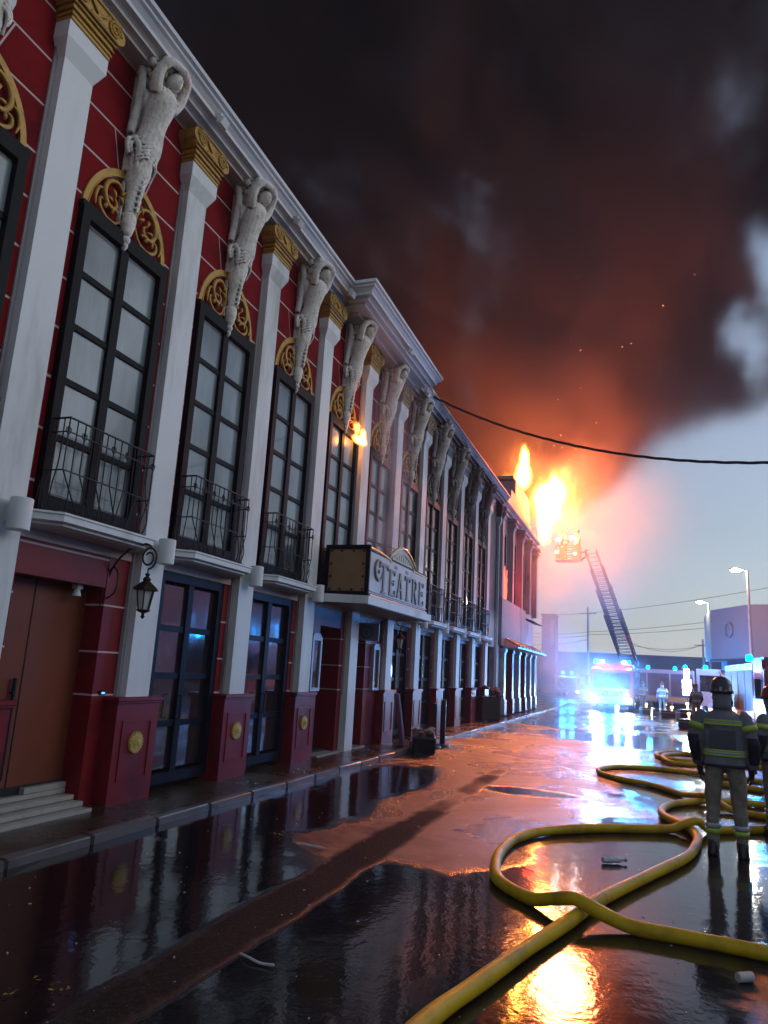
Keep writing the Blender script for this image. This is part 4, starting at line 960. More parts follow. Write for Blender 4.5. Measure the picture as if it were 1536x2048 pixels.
# ------------------------------------------------------------------ litter
def tagobj(name, bm, mat, loc, label, cat, rot=(0, 0, 0), group=None): o = obj(name, bm, mat, None, loc, rot); tag(o, label, cat, group); return o
M['litter'] = paint('pale litter', (.55, .53, .50), .5, (.2, .18, .15), .5, 8)
bt = empty('crushed_bottle', (5.71, 7.96, .055), .5)
bm = B(); lathe(bm, [(.025, -.11), (.034, -.10), (.036, -.03), (.030, .0), (.034, .05), (.022, .085), (.013, .10), (.013, .12)], 12); bmesh.ops.rotate(bm, verts=bm.verts[:], matrix=Matrix.Rotation(math.pi / 2, 3, 'Y'))
for v in bm.verts: v.co.z *= .8
obj('bottle', bm, paint('clear plastic', (.62, .66, .70), .15), bt); bm = B(); cyl(bm, (.118, 0, 0), (.14, 0, 0), .016, n=12); obj('cap', bm, paint('teal cap', (.02, .25, .3), .4), bt); tag(bt, 'crushed plastic bottle lying inside the hose loop', 'bottle')
bm = B(); cyl(bm, (-.05, 0, 0), (.05, 0, 0), .028, n=14); tagobj('crumpled_can', bm, M['litter'], (6.57, 5.36, .05), 'crumpled pale can in the lower right corner', 'can', (0, 0, .6))
bm = B(); tube(bm, spline([(-.17, .02, 0), (-.06, -.01, .01), (.05, .0, 0), (.17, -.03, .005)], 4), .012, 6, True, [.004, .012, .014, .013, .012, .01, .012, .012, .012, .011, .012, .01, .004]); tagobj('plastic_strip', bm, M['litter'], (2.93, 7.0, .02), 'pale plastic strip on the dark strip of road left of the seam', 'litter')
bm = B(); tube(bm, spline([(-.13, .05, 0), (-.05, .0, .01), (.04, -.02, 0), (.13, -.02, .005)], 4), .008, 6); tagobj('plastic_strip', bm, M['litter'], (3.85, 4.25, .035), 'thin pale strip beside the seam near the bottom edge', 'litter')
bm = B()
for k in range(260):
    x = rr.uniform(1.3, 6.6); y = 3.2 + 14 * rr.random() ** 1.5; s = rr.uniform(.002, .009)
    box(bm, (x, y, (.022 if x > 3.75 else 0) + s * .4), (s * rr.uniform(.6, 2.6), s, s * .5), Matrix.Rotation(rr.uniform(0, 3), 3, 'Z'))
obj('litter', bm, M['litter'], kind='stuff', label='small pale scraps scattered over the wet road')
bm = B()
for k in range(60):
    x = .45 + rr.random() * .5; y = rr.uniform(9.5, 28); s = rr.uniform(.008, .03); box(bm, (x, y, .075 + s * .3), (s * 1.6, s, s * .5), Matrix.Rotation(rr.uniform(0, 3), 3, 'Z'))
obj('debris', bm, M['litter'], kind='stuff', label='small pale scraps on the sidewalk')
bm = B()
for (cx_, cy_, n_, w_) in ((2.4, 7.3, 12, .14), (3.09, 3.5, 10, .16), (2.85, 3.35, 8, .10)):
    for k in range(n_):
        x = cx_ + rr.gauss(0, w_ * .6); y = cy_ + rr.gauss(0, w_ * .25); s = rr.uniform(.008, .022)
        vs = [bm.verts.new((x + s * math.cos(a + 1) * q, y + s * math.sin(a + 1) * q * .7, .008 + rr.uniform(0, .014))) for a, q in ((0, 1), (1.6, .5), (3.1, 1), (4.7, .5))]; bm.faces.new(vs)
obj('leaves', bm, paint('yellow wet leaf', (.42, .27, .03), .4, (.15, .08, .02), .6, 30), kind='stuff', label='yellow fallen leaves in the gutter')
# ------------------------------------------------------------------ firefighters
M['turnout'] = paint('dark turnout coat', (.17, .175, .205), .8, (.19, .18, .165), .7, 6, .5, fine=120)
M['trouser'] = paint('turnout trousers', (.26, .22, .18), .85, (.05, .045, .045), .7, 7, .6, fine=120)
M['turnout_dark'] = paint('dark coat panel', (.09, .09, .115), .8)
M['patch'] = paint('navy shoulder cloth', (.012, .014, .03), .8)
M['boot'] = paint('rubber boot', (.012, .012, .012), .35)
M['skin'] = paint('skin', (.42, .24, .17), .55, (.3, .14, .1), .3, 8, .1)
M['hi'] = paint('yellow reflective tape', (.42, .55, .06), .35, (.2, .25, .05), .4, 14)
M['silver'] = paint('silver reflective tape', (.42, .43, .45), .3, (.25, .25, .27), .4, 14)
M['helmet'] = paint('dark helmet', (.05, .035, .05), .25, (.1, .08, .08), .4, 6)
M['helmet_red'] = paint('dark red helmet', (.16, .012, .02), .25, (.06, .01, .01), .4, 6)
M['flap'] = paint('grey neck flap', (.20, .21, .25), .8)
def remeshed(bm, vox, mats, chooser=None, disp=0.0, sm=2):
    me = bpy.data.meshes.new('tmp'); bm.to_mesh(me); bm.free()
    o = bpy.data.objects.new('tmp', me); COL.objects.link(o)
    md = o.modifiers.new('r', 'REMESH'); md.mode = 'VOXEL'; md.voxel_size = vox
    if disp:
        tx = bpy.data.textures.new('fold', 'CLOUDS'); tx.noise_scale = .11; d = o.modifiers.new('d', 'DISPLACE'); d.texture = tx; d.strength = disp; d.texture_coords = 'LOCAL'
    s_ = o.modifiers.new('s', 'SMOOTH'); s_.iterations = sm; s_.factor = .5
    dg = bpy.context.evaluated_depsgraph_get(); dg.update()
    out = bpy.data.meshes.new_from_object(o.evaluated_get(dg)); bpy.data.objects.remove(o)
    out.materials.clear()
    for m in mats: out.materials.append(m)
    for p in out.polygons:
        p.use_smooth = True
        p.material_index = chooser(p.center) if chooser else 0
    return out
def ring_loft(bm, secs, n=18, sup=1.0):
    """sections (centre xyz, rx, ry) in horizontal planes, lateral x, depth y"""
    V = []
    for (x, y, z, rx, ry) in secs:
        r_ = []
        for k in range(n):
            c, s = math.cos(2 * math.pi * k / n), math.sin(2 * math.pi * k / n)
            e = .8; r_.append(bm.verts.new((x + rx * math.copysign(abs(c) ** e, c), y + ry * math.copysign(abs(s) ** e, s), z)))
        V.append(r_)
    for a, b_ in zip(V, V[1:]):
        for k in range(n): bm.faces.new((a[k], a[(k + 1) % n], b_[(k + 1) % n], b_[k]))
    bm.faces.new(V[0][::-1]); bm.faces.new(V[-1]); return bm
def firefighter(helmet='helmet', stance=.135):
    """stands at the origin, back towards -y, facing +y"""
    root = empty('person')
    bm = B()
    st = stance
    for s in (-1, 1):
        ring_loft(bm, [(s * (st + .005), .03, .04, .055, .12), (s * (st + .005), .0, .11, .06, .08), (s * (st + .003), -.005, .20, .062, .07), (s * st, -.01, .35, .068, .075), (s * (st - .005), .005, .50, .072, .08), (s * (st - .012), .0, .70, .088, .098), (s * .098, -.005, .86, .098, .11), (s * .09, -.01, .95, .095, .11)])
        # arm: shoulder, elbow, wrist
        tube(bm, spline([(s * .17, -.02, 1.44), (s * .225, -.03, 1.36), (s * .265, -.045, 1.2), (s * .275, -.035, 1.10), (s * .262, .05, .96), (s * .25, .11, .88)], 4), .05, 12, True, [.055, .064, .064, .062, .058, .056, .055, .054, .052, .05, .05, .048, .046, .044, .042, .04, .038, .036, .034, .033, .032])
    ring_loft(bm, [(0, 0, .88, .175, .115), (0, -.01, .98, .18, .12), (0, 0, 1.1, .165, .105), (0, 0, 1.25, .18, .115), (0, -.005, 1.38, .195, .115), (0, -.01, 1.455, .15, .085), (0, 0, 1.49, .065, .06), (0, .01, 1.56, .055, .058)])
    ring_loft(bm, [(0, .015, 1.53, .05, .06), (0, .03, 1.58, .07, .088), (0, .025, 1.65, .078, .10), (0, .015, 1.72, .075, .098), (0, .01, 1.775, .045, .06)])
    ball(bm, (0, .13, 1.635), .017, (1, 1.3, 1.5), 8, 6); ball(bm, (0, .115, 1.59), .02, (1.4, .7, .5), 8, 6)
    for s in (-1, 1): ball(bm, (s * .08, .01, 1.65), .025, (.4, .8, 1.2), 8, 6)
    body = remeshed(bm, .013, [M['trouser'], M['skin']], lambda c: 1 if c.z > 1.45 or (abs(c.x) > .2 and c.z < 1.0) else 0, .026)
    body.name = 'body'; obj('body', body, None, root)
    # coat with sleeves
    bm = B()
    ring_loft(bm, [(0, 0, .90, .218, .155), (0, 0, .93, .22, .157), (0, 0, 1.05, .206, .142), (0, 0, 1.2, .207, .142), (0, -.005, 1.36, .222, .14), (0, -.01, 1.43, .19, .118), (0, -.005, 1.475, .10, .085), (0, 0, 1.53, .078, .075)])
    for s in (-1, 1):
        tube(bm, spline([(s * .16, -.02, 1.42), (s * .235, -.03, 1.36), (s * .28, -.045, 1.2), (s * .29, -.035, 1.10), (s * .275, .05, .97), (s * .262, .09, .91)], 4), .05, 14, True, [.075, .082, .082, .08, .077, .075, .074, .073, .072, .071, .072, .07, .068, .066, .065, .063, .062, .061, .06, .06, .06])
    coat = remeshed(bm, .013, [M['turnout'], M['patch']], lambda c: 1 if (abs(c.x) > .235 and .93 < c.z < 1.22 and c.y < .02) else 0, .040, 2)
    coat.name = 'coat'; obj('coat', coat, None, root)
    def band(name, z0, z1, rx, ry, mat, x=0, y=0, n=28):
        bm = B(); ring_loft(bm, [(x, y, z0, rx, ry), (x, y, z1, rx, ry)], n); o = smooth(obj(name, bm, M[mat], root)); return o
    band('hem', .895, .925, .226, .163, 'patch')
    band('reflective_stripe', 1.005, 1.03, .221, .157, 'hi'); band('reflective_stripe', 1.03, 1.055, .2225, .1575, 'silver'); band('reflective_stripe', 1.055, 1.075, .221, .156, 'hi')
    bm = B()
    for z0, z1, mt in ((1.325, 1.35, 'hi'), (1.35, 1.365, 'silver'), (1.365, 1.385, 'hi')): band('reflective_stripe', z0, z1, .2245, .1475, mt, 0, -.006)
    bm.free()
    bm = B(); box2(bm, (-.125, -.156, 1.09), (.125, -.15, 1.28), .004); obj('back_patch', bm, M['turnout_dark'], root)
    for s in (-1, 1):
        bm = B(); tube(bm, [(s * .245, -.035, 1.335), (s * .262, -.041, 1.275)], .0875, 16); smooth(obj('reflective_stripe', bm, M['hi'], root))
        band('reflective_stripe', .27, .315, .0795, .087, 'silver', s * (st + .001), -.008, 20); band('reflective_stripe', .215, .262, .0775, .086, 'hi', s * (st + .002), -.008, 20)
        # boot
        bm = B(); ring_loft(bm, [(s * (st + .01), .035, .0, .058, .15), (s * (st + .01), .035, .025, .058, .15), (s * (st + .008), .03, .06, .055, .135), (s * (st + .006), .005, .10, .057, .09), (s * (st + .004), -.008, .15, .060, .072)], 16)
        smooth(obj('boot', bm, M['boot'], root))
        # glove: palm, four fingers and thumb
        bm = B(); hx, hy, hz = s * .254, .115, .87
        ring_loft(bm, [(hx, hy + .035, hz - .10, .026, .042), (hx, hy + .015, hz - .05, .03, .046), (hx, hy, hz, .034, .038), (hx, hy - .01, hz + .04, .045, .045)], 12)
        for k, L in enumerate((.062, .072, .068, .054)):
            fy = hy + .062 - .028 * k
            tube(bm, spline([(hx, fy, hz - .09), (hx - s * .006, fy + .006, hz - .09 - L * .55), (hx - s * .028, fy + .008, hz - .09 - L)], 3), .012, 7, True, [.0135, .013, .0125, .012, .0115, .011, .0095])
        tube(bm, spline([(hx - s * .01, hy + .045, hz - .035), (hx - s * .02, hy + .08, hz - .075), (hx - s * .035, hy + .085, hz - .115)], 3), .013, 7, True, [.016, .015, .014, .014, .013, .012, .01])
        smooth(obj('glove', bm, M['boot'], root))
    bm = B(); ring_loft(bm, [(0, .02, 1.66, .118, .15), (0, .012, 1.685, .125, .158), (0, .005, 1.70, .112, .135), (0, .0, 1.76, .108, .128), (0, .0, 1.81, .085, .10), (0, .0, 1.84, .04, .055)], 24)
    hl = smooth(obj('helmet', bm, M[helmet], root))
    bm = B(); tube(bm, [(0, -.12, 1.72), (0, -.085, 1.80), (0, -.02, 1.85), (0, .06, 1.835), (0, .115, 1.77)], .014, 8); box2(bm, (-.012, -.17, 1.69), (.012, -.13, 1.73)); obj('helmet_ridge', bm, M['silver'], hl)
    bm = B(); box2(bm, (-.06, -.118, 1.685), (.06, -.128, 1.70), .002); obj('helmet_stripe', bm, M['hi'], hl)
    bm = B(); tube(bm, [(.09, .06, 1.72), (.09, .16, 1.72)], .014, 8); obj('helmet_torch', bm, M['hi'], hl)
    bm = B(); ring_loft(bm, [(0, -.01, 1.50, .098, .10), (0, .0, 1.56, .09, .095), (0, .0, 1.62, .095, .105), (0, .01, 1.67, .10, .115)], 18); smooth(obj('neck_flap', bm, M['flap'], root))
    return root
ff = firefighter(); ff.location = (6.83, 9.02, .022); ff.rotation_euler = (0, 0, R(-8)); tag(ff, 'person in dark turnout coat with yellow bands, back turned, standing among the hoses', 'person', 'firefighters')
f2 = firefighter('helmet_red', .12); f2.location = (7.56, 10.6, .022); f2.rotation_euler = (0, 0, R(40)); f2.scale = (.97, .97, .97); tag(f2, 'person in dark red helmet half cut off by the right edge', 'person', 'firefighters')
for k, (x, y, a, t) in enumerate([(8.3, 38.5, 30, 'distant person in turnout gear standing left of the bright vehicle lights'), (7.0, 47.0, 160, 'distant person in turnout gear right of the ladder truck'), (9.6, 44.0, 250, 'distant person in turnout gear before the white engine'), (6.3, 55.0, 80, 'farthest person in turnout gear between the trucks'), (9.0, 33.0, 10, 'distant person in turnout gear just left of the near firefighter')]):
    o = copy_tree(ff); o.location = (x, y, .022); o.rotation_euler = (0, 0, R(a)); tag(o, t, 'person', 'firefighters')

# ------------------------------------------------------------------ vehicles
M['fire_red'] = paint('red vehicle paint', (.36, .012, .014), .22, (.1, .02, .02), .4, 1.5, .05)
M['veh_white'] = paint('white vehicle paint', (.34, .34, .36), .25, (.3, .3, .3), .4, 1.5, .05)
M['veh_yellow'] = paint('yellow panel', (.55, .38, .03), .3)
M['shutter'] = paint('locker shutter', (.10, .10, .12), .5, (.05, .05, .06), .5, 3)
M['tyre'] = paint('tyre', (.015, .015, .015), .8)
M['vglass'] = paint('vehicle glass', (.01, .012, .016), .04)
M['steel'] = paint('grey ladder steel', (.06, .055, .06), .5, (.08, .08, .09), .5, 6, metal=.4)
M['blue_on'] = emit('lit blue beacon', (0.0, .42, 1.0), 26)
M['head_on'] = emit('lit headlamp', (.92, .96, 1.0), 75)
M['amber_on'] = emit('lit amber lamp', (1, .5, .15), 14)
M['red_on'] = emit('lit tail lamp', (1, .05, .05), 8)
M['strip_on'] = emit('lit work lamp', (.75, .92, 1.0), 30)
def wheel(parent, x, y, r_=.48, w=.3):
    bm = B(); cyl(bm, (x - w / 2, y, r_), (x + w / 2, y, r_), r_, n=24); bmesh.ops.bevel(bm, geom=bm.edges[:], offset=.03, segments=1, affect='EDGES'); t = obj('wheel', bm, M['tyre'], parent)
    bm = B(); s = 1 if x > 0 else -1; cyl(bm, (x + s * w * .4, y, r_), (x + s * (w * .5 + .02), y, r_), r_ * .55, n=16); obj('rim', bm, M['silver'], t)
def truck(name, L, Wd, H, body, loc, rot, label, cat, cab=1.9, beacons=((-.8, 0), (.8, 0)), heads=True, low_blue=False, group=None, lights=700, taillights=False, bar=False):
    """vehicle with its front at y=0 facing -y, length along +y"""
    r_ = empty(name, loc, R(rot)); w = Wd / 2
    bm = B(); box2(bm, (-w, .0, .45), (w, cab, H)); es = [e for e in bm.edges if all(v.co.y < .1 and v.co.z > H - .1 for v in e.verts)] 
    bmesh.ops.bevel(bm, geom=es, offset=.35, segments=3, affect='EDGES'); es = [e for e in bm.edges if abs(e.verts[0].co.x - e.verts[1].co.x) < 1e-4 and e.calc_face_angle(0) > 1]
    bmesh.ops.bevel(bm, geom=es, offset=.07, segments=2, affect='EDGES'); obj('cab', bm, M[body], r_)
    bm = B(); box2(bm, (-w + .16, -.015, 1.35 * H / 2.8), (w - .16, .03, H - .50)); ws = obj('windscreen', bm, M['vglass'], r_)
    for s in (-1, 1):
        bm = B(); box2(bm, (s * w - .012, .35, 1.4 * H / 2.8), (s * w + .012, cab - .25, H - .4)); obj('side_window', bm, M['vglass'], r_)
        bm = B(); tube(bm, [(s * w, .15, H * .72), (s * (w + .22), .0, H * .74)], .018, 6); box2(bm, (s * (w + .12), -.06, H * .52), (s * (w + .32), -.0, H * .74), .02); obj('mirror', bm, M['plastic'], r_)
    bm = B(); box2(bm, (-w - .01, -.14, .38), (w + .01, .02, .78), .04); obj('bumper', bm, M['veh_white'], r_)
    bm = B()
    for k in range(4): box2(bm, (-w + .4, -.03, .86 + k * .09), (w - .4, .0, .90 + k * .09))
    obj('grille', bm, M['plastic'], r_)
    bm = B(); box2(bm, (-w, cab + .08, .55), (w, L, H * .95), .03); bd = obj('body', bm, M[body], r_)
    n = max(2, int((L - cab) / 1.3))
    for s in (-1, 1):
        for k in range(n):
            y0 = cab + .2 + k * (L - cab - .3) / n; y1 = y0 + (L - cab - .3) / n - .12
            bm = B(); box2(bm, (s * w - .01, y0, .95), (s * w + .014, y1, H * .86)); sh = obj('locker_shutter', bm, M['shutter'], bd)
        bm = B(); box2(bm, (s * w - .01, cab + .1, .72), (s * w + .018, L - .05, .86)); obj('stripe', bm, M['veh_yellow'], bd)
    for x in (-w + .16, w - .16):
        wheel(r_, x, .95); wheel(r_, x, L - 1.4)
    for x, y in beacons:
        bm = B(); cyl(bm, (x, y + .5, H), (x, y + .5, H + .05), .12, n=14); ball(bm, (x, y + .5, H + .12), .13, (1, 1, 1), 12, 8); obj('beacon', bm, M['blue_on'], r_)
        if lights: lamp('beacon light', (x, y + .5 - .05, H + .45), lights, (.02, .30, 1.0), .15, parent=r_)
    if bar:
        bm = B(); box2(bm, (-w + .2, .35, H + .0), (w - .2, .55, H + .16), .03); obj('light_bar', bm, M['blue_on'], r_)
    if low_blue:
        for x in (-.42, .42):
            bm = B(); ball(bm, (x, -.10, 1.02), .20, (1.1, .4, .8), 12, 8); obj('grille_beacon', bm, M['blue_on'], r_)
            lamp('grille light', (x, -1.5, 1.05), lights * 1.0, (.02, .32, 1.0), .15, parent=r_)
    for s in (-1, 1):
        bm = B(); ball(bm, (s * (w - .28), -.13, .62), .17, (1.2, .45, .9), 12, 8); obj('headlight', bm, M['head_on'] if heads else M['silver'], r_)
    tag(r_, label, cat, group); return r_
LT = truck('ladder_truck', 8.5, 2.45, 2.75, 'fire_red', (4.15, 47, 0.02), -3, 'ladder truck facing the camera with blue grille lights and its ladder raised', 'fire engine', beacons=((-.95, 0), (.95, 0)), low_blue=True, lights=1000)
for s in (-1, 1):
    lamp('headlight beam', (s * .95, -.35, .75), 700, (.88, .94, 1.0), .12, 'SPOT', LT, spot_size=R(75), spot_blend=.6).rotation_euler = (R(84), 0, R(180 + s * 3 + (-18 if s < 0 else 0)))
for x, mt in ((-.55, 'head_on'), (.0, 'red_on'), (.75, 'head_on')):
    bm = B(); ball(bm, (x, .1, 2.86 - (.45 if mt == 'red_on' else 0)), .09, (1.6, .6, 1), 10, 6); obj('marker_lamp', bm, M[mt], LT)
# the ladder: four telescoping sections from the turntable to the cage
LD = empty('turntable_ladder', (5.05, 54.5, 2.7)); tag(LD, 'long grey telescopic ladder reaching up from the truck to the firefighter cage', 'ladder')
A = Vector((0, 0, .3)); Bp = Vector((3.1, 45.0, 9.15)) - Vector((5.05, 54.5, 2.7))
ax = (Bp - A).normalized(); side = Vector((1, .02, 0)).normalized(); side = (side - ax * side.dot(ax)).normalized(); up = side.cross(ax) * 1; up = up if up.z > 0 else -up
TL = (Bp - A).length
for k, (t0, t1, hw, dep) in enumerate([(0, .48, .52, .50), (.10, .70, .45, .42), (.20, .86, .38, .34), (.30, 1.0, .32, .27)]):
    sec = empty('ladder_section', parent=LD); off = up * (.07 * k)
    for s in (-1, 1):
        bm = B(); a = A + ax * TL * t0 + side * hw * s + off; b_ = A + ax * TL * t1 + side * hw * s + off
        tube(bm, [a, b_], .045, 6); tube(bm, [a + up * dep, b_ + up * dep], .03, 6)
        m = int((t1 - t0) * TL / .55)
        for j in range(m):
            p = a.lerp(b_, j / m); q = a.lerp(b_, (j + 1) / m); tube(bm, [p, (p + q) / 2 + up * dep, q], .017, 4)
        obj('side_rail', bm, M['steel'], sec)
    bm = B(); tube(bm, [side * -hw, side * hw], .022, 6); rm = bpy.data.meshes.new('rung'); bm.to_mesh(rm); bm.free(); rm.materials.append(M['steel'])
    m = int((t1 - t0) * TL / .36)
    for j in range(m): obj('rung', rm, None, sec, A + ax * TL * (t0 + (t1 - t0) * (j + .5) / m) + off)
bm = B(); cyl(bm, (0, 0, -.25), (0, 0, .05), .95, n=24); box2(bm, (-.6, -.5, .05), (.6, .7, .55), .05); obj('turntable', bm, M['steel'], LD)
bm = B(); tube(bm, [(.5, .3, .3), tuple(A + ax * 3.2 + side * .5)], .09, 10); obj('lift_ram', bm, M['fire_red'], LD)
CG = empty('ladder_cage', (1.95, 44.6, 8.62)); CG.scale = (.86, .86, .86); tag(CG, 'firefighter cage with two lit lamps at the ladder tip beside the flames', 'cage')
bm = B(); box2(bm, (-1.0, -.45, 0), (.75, .45, .12), .03); tube(bm, [(.7, 0, .1), (1.2, .4, .55)], .07, 8); tube(bm, [(.7, 0, .6), (1.2, .4, .9)], .04, 8); obj('floor', bm, M['steel'], CG)
bm = B()
for z in (.4, .75, 1.1): tube(bm, [(-.95, -.4, z), (.7, -.4, z), (.7, .4, z), (-.95, .4, z), (-.95, -.4, z)], .03, 6)
for x in (-.95, -.4, .15, .7):
    for y in (-.4, .4): tube(bm, [(x, y, .1), (x, y, 1.1)], .025, 6)
obj('guard_rail', bm, M['steel'], CG)
for x0, x1 in ((-.95, -.35), (.2, .7)):
    bm = B(); box2(bm, (x0, -.43, .15), (x1, -.4, 1.0)); obj('side_panel', bm, M['steel'], CG)
for x, z in ((-.78, 1.5), (.15, 1.62), (-.85, .62), (.35, .5)):
    bm = B(); ball(bm, (x, -.46, z), .11 if z > 1 else .07, (1.4, .6, .9), 10, 8); obj('work_lamp', bm, M['head_on'], CG)
    if z > 1:
        bm = B(); tube(bm, [(x, -.4, 1.1), (x, -.44, z - .06)], .02, 6); obj('lamp_arm', bm, M['steel'], CG)
for k, x in enumerate((-.35, .42)):
    o = copy_tree(ff); o.location = (1.95 + x, 44.6, 8.74); o.rotation_euler = (0, 0, R(60 + 50 * k)); tag(o, ('person standing in the ladder cage nearer the flames', 'person standing in the ladder cage nearer the ladder')[k], 'person', 'firefighters')

truck('fire_engine', 7.5, 2.45, 2.8, 'fire_red', (7.3, 60, .02), 8, 'red fire engine behind the ladder truck with two blue roof beacons', 'fire engine', beacons=((-.95, 0), (1.0, 0)), lights=700)
truck('fire_engine', 7.0, 2.5, 2.8, 'veh_white', (11.4, 52, .02), 62, 'white and red emergency vehicle parked side on behind the firefighter', 'fire engine', beacons=((-.7, 1.0), (.7, 3.0)), lights=160, heads=False)
truck('fire_engine', 8.0, 2.5, 2.78, 'fire_red', (10.95, 27.0, .02), 3, 'large red fire engine cut off by the right edge', 'fire engine', beacons=((-.8, .2), (.8, .2), (-.8, 4.5)), lights=420, heads=False)
truck('police_van', 5.0, 2.0, 2.2, 'veh_white', (-1.3, 76, .02), -6, 'white van with twin blue beacons in the haze left of the ladder truck', 'van', cab=1.6, beacons=((-.45, 0), (.45, 0)), lights=700, heads=False)
truck('ambulance', 5.6, 2.1, 2.6, 'veh_white', (9.9, 72, .02), -12, 'distant white ambulance with blue beacons behind the light column', 'ambulance', cab=1.6, beacons=((-.6, 0), (.6, 0), (0, 1.6)), lights=500, heads=True)
truck('fire_engine', 7.4, 2.45, 2.9, 'fire_red', (4.2, 82, .02), 10, 'farthest red fire engine half hidden behind the ladder truck', 'fire engine', beacons=((-.95, 0), (.95, 0)), lights=600)
truck('fire_engine', 7.4, 2.45, 2.9, 'fire_red', (14.6, 66, .02), 25, 'red fire engine under the overhang of the grey building', 'fire engine', beacons=((-.9, 0), (.9, 0), (.9, 3)), lights=400)
def car(loc, rot, body, label, lit=True):
    r_ = empty('parked_car', loc, R(rot))
    bm = B(); prism(bm, [(0, .35), (0, .72), (.95, .92), (1.55, 1.38), (3.0, 1.42), (3.8, .98), (4.2, .92), (4.25, .35)], 0, -.85, .85); bmesh.ops.bevel(bm, geom=bm.edges[:], offset=.04, segments=2, affect='EDGES'); obj('body', bm, M[body], r_)
    bm = B(); prism(bm, [(1.08, .97), (1.6, 1.34), (2.95, 1.37), (3.65, .98)], 0, -.862, .862); obj('window', bm, M['vglass'], r_)
    bm = B(); prism(bm, [(.98, .955), (1.0, .935), (1.56, 1.36), (1.52, 1.37)], 0, -.7, .7); obj('windscreen', bm, M['vglass'], r_)
    for x in (-.75, .75): wheel(r_, x, .8, .32, .2); wheel(r_, x, 3.4, .32, .2)
    for x in (-.6, .6):
        bm = B(); ball(bm, (x, .0, .66), .1, (1.5, .4, .8), 10, 6); obj('headlight', bm, M['amber_on'] if lit else M['silver'], r_)
    tag(r_, label, 'car', 'parked cars in the background'); return r_
car((7.9, 70, .02), 20, 'veh_white', 'distant pale car with lit lamps right of the ladder truck')
car((1.2, 66, .02), -10, 'plastic', 'distant dark car in the haze left of the ladder truck')
car((10.2, 78, .02), 70, 'fire_red', 'distant red car standing side on beyond the engines')
# bright work light tower next to the white vehicle
wt = empty('light_tower', (8.3, 46, .02)); bm = B(); cyl(bm, (0, 0, 0), (0, 0, 2.5), .04, n=8); cyl(bm, (0, 0, 0), (0, 0, .06), .35, n=14); obj('pole', bm, M['steel'], wt)
for k in range(5):
    bm = B(); box2(bm, (-.14 - .10 * (k < 3), -.05, 1.18 + k * .30), (.14 + .10 * (k < 3), .05, 1.44 + k * .30), .03); obj('lamp_head', bm, M['strip_on'], wt)
tag(wt, 'dazzling white blue work light column beside the white vehicle', 'work light')
lamp('work light', (0, -.4, 1.9), 450, (.25, .6, 1.0), .3, parent=wt)

# kit dropped on the road between the vehicles
kit0 = None
KL = ['dark equipment case with an amber lamp left of the light column', 'equipment case with an amber lamp right of the ladder truck', 'low equipment case nearest the coiled hose', 'equipment case with lamp under the light column', 'equipment case standing before the white vehicle', 'small case with amber lamp far behind the coiled hose', 'case with lamp beside the distant pale car', 'case with lamp between the two distant walking people', 'case on the road just left of the near person']
rk = random.Random(9)
for k, (x, y) in enumerate([(7.2, 43), (6.0, 45.5), (7.6, 33), (8.5, 44), (10.0, 42), (7.1, 50), (8.3, 56), (7.9, 41), (8.6, 36)]):
    if kit0 is None:
        kit0 = empty('equipment_case'); bm = B(); box2(bm, (-.4, -.22, 0), (.4, .22, .45), .03); obj('case', bm, M['plastic'], kit0)
        bm = B(); box2(bm, (-.41, -.23, .30), (.41, .23, .325)); obj('lid_seam', bm, M['veh_yellow'], kit0)
        bm = B(); cyl(bm, (.2, 0, .45), (.2, 0, .62), .03, n=8); ball(bm, (.2, 0, .68), .08, (1.3, 1, .8), 10, 6); obj('lamp', bm, M['amber_on'], kit0); o = kit0
    else: o = copy_tree(kit0)
    o.location = (x, y, .022); o.rotation_euler = (0, 0, rk.uniform(-1, 1)); s_ = rk.uniform(.7, 1.2); o.scale = (s_, s_, s_ * rk.uniform(.8, 1.5)); tag(o, KL[k], 'equipment case', 'equipment cases on the road')
for k in range(5):
    o = copy_tree(ff); x, y = [(9.1, 57), (5.9, 50.5), (7.9, 64), (10.6, 46), (9.9, 39)][k]; o.location = (x, y, .022); o.rotation_euler = (0, 0, rk.uniform(0, 6)); s_ = .96 + .02 * k; o.scale = (s_, s_, s_)
    tag(o, ['distant person in turnout gear before the farther engine', 'distant person in turnout gear close to the ladder truck door', 'tiny person in turnout gear by the pale car', 'distant person in turnout gear at the side of the white vehicle', 'distant person in turnout gear partly hidden by the near person'][k], 'person', 'firefighters')
lamp('red window light', (1.3, 34.6, 5.8), 160, (1, .06, .04), .4)

# ------------------------------------------------------------------ street lamps, poles, wires, far buildings
M['pole'] = paint('galvanised pole', (.34, .34, .34), .5, metal=.3)
def streetlamp(x, y, h, label, p=350):
    r_ = empty('street_lamp', (x, y, 0))
    bm = B(); cyl(bm, (0, 0, 0), (0, 0, h), .12, .07, 12); tube(bm, [(0, 0, h - .05), (-.35, 0, h + .05)], .045, 8); obj('pole', bm, M['pole'], r_)
    bm = B(); box2(bm, (-1.0, -.16, h + .03), (-.3, .16, h + .13), .03); obj('lamp_head', bm, M['pole'], r_)
    bm = B(); ball(bm, (-.66, 0, h + .02), .24, (1.35, .9, .55), 12, 8); obj('lamp_lens', bm, emit('lit street lamp', (1.0, .95, .78), 45), r_)
    lamp('street light', (-.66, 0, h - .35), p, (1, .93, .75), .2, parent=r_); tag(r_, label, 'street lamp', 'lit street lamps')
streetlamp(12.2, 50, 8.95, 'nearer and taller looking lit street lamp before the grey building')
streetlamp(11.3, 68, 8.75, 'farther lit street lamp left of the grey building')
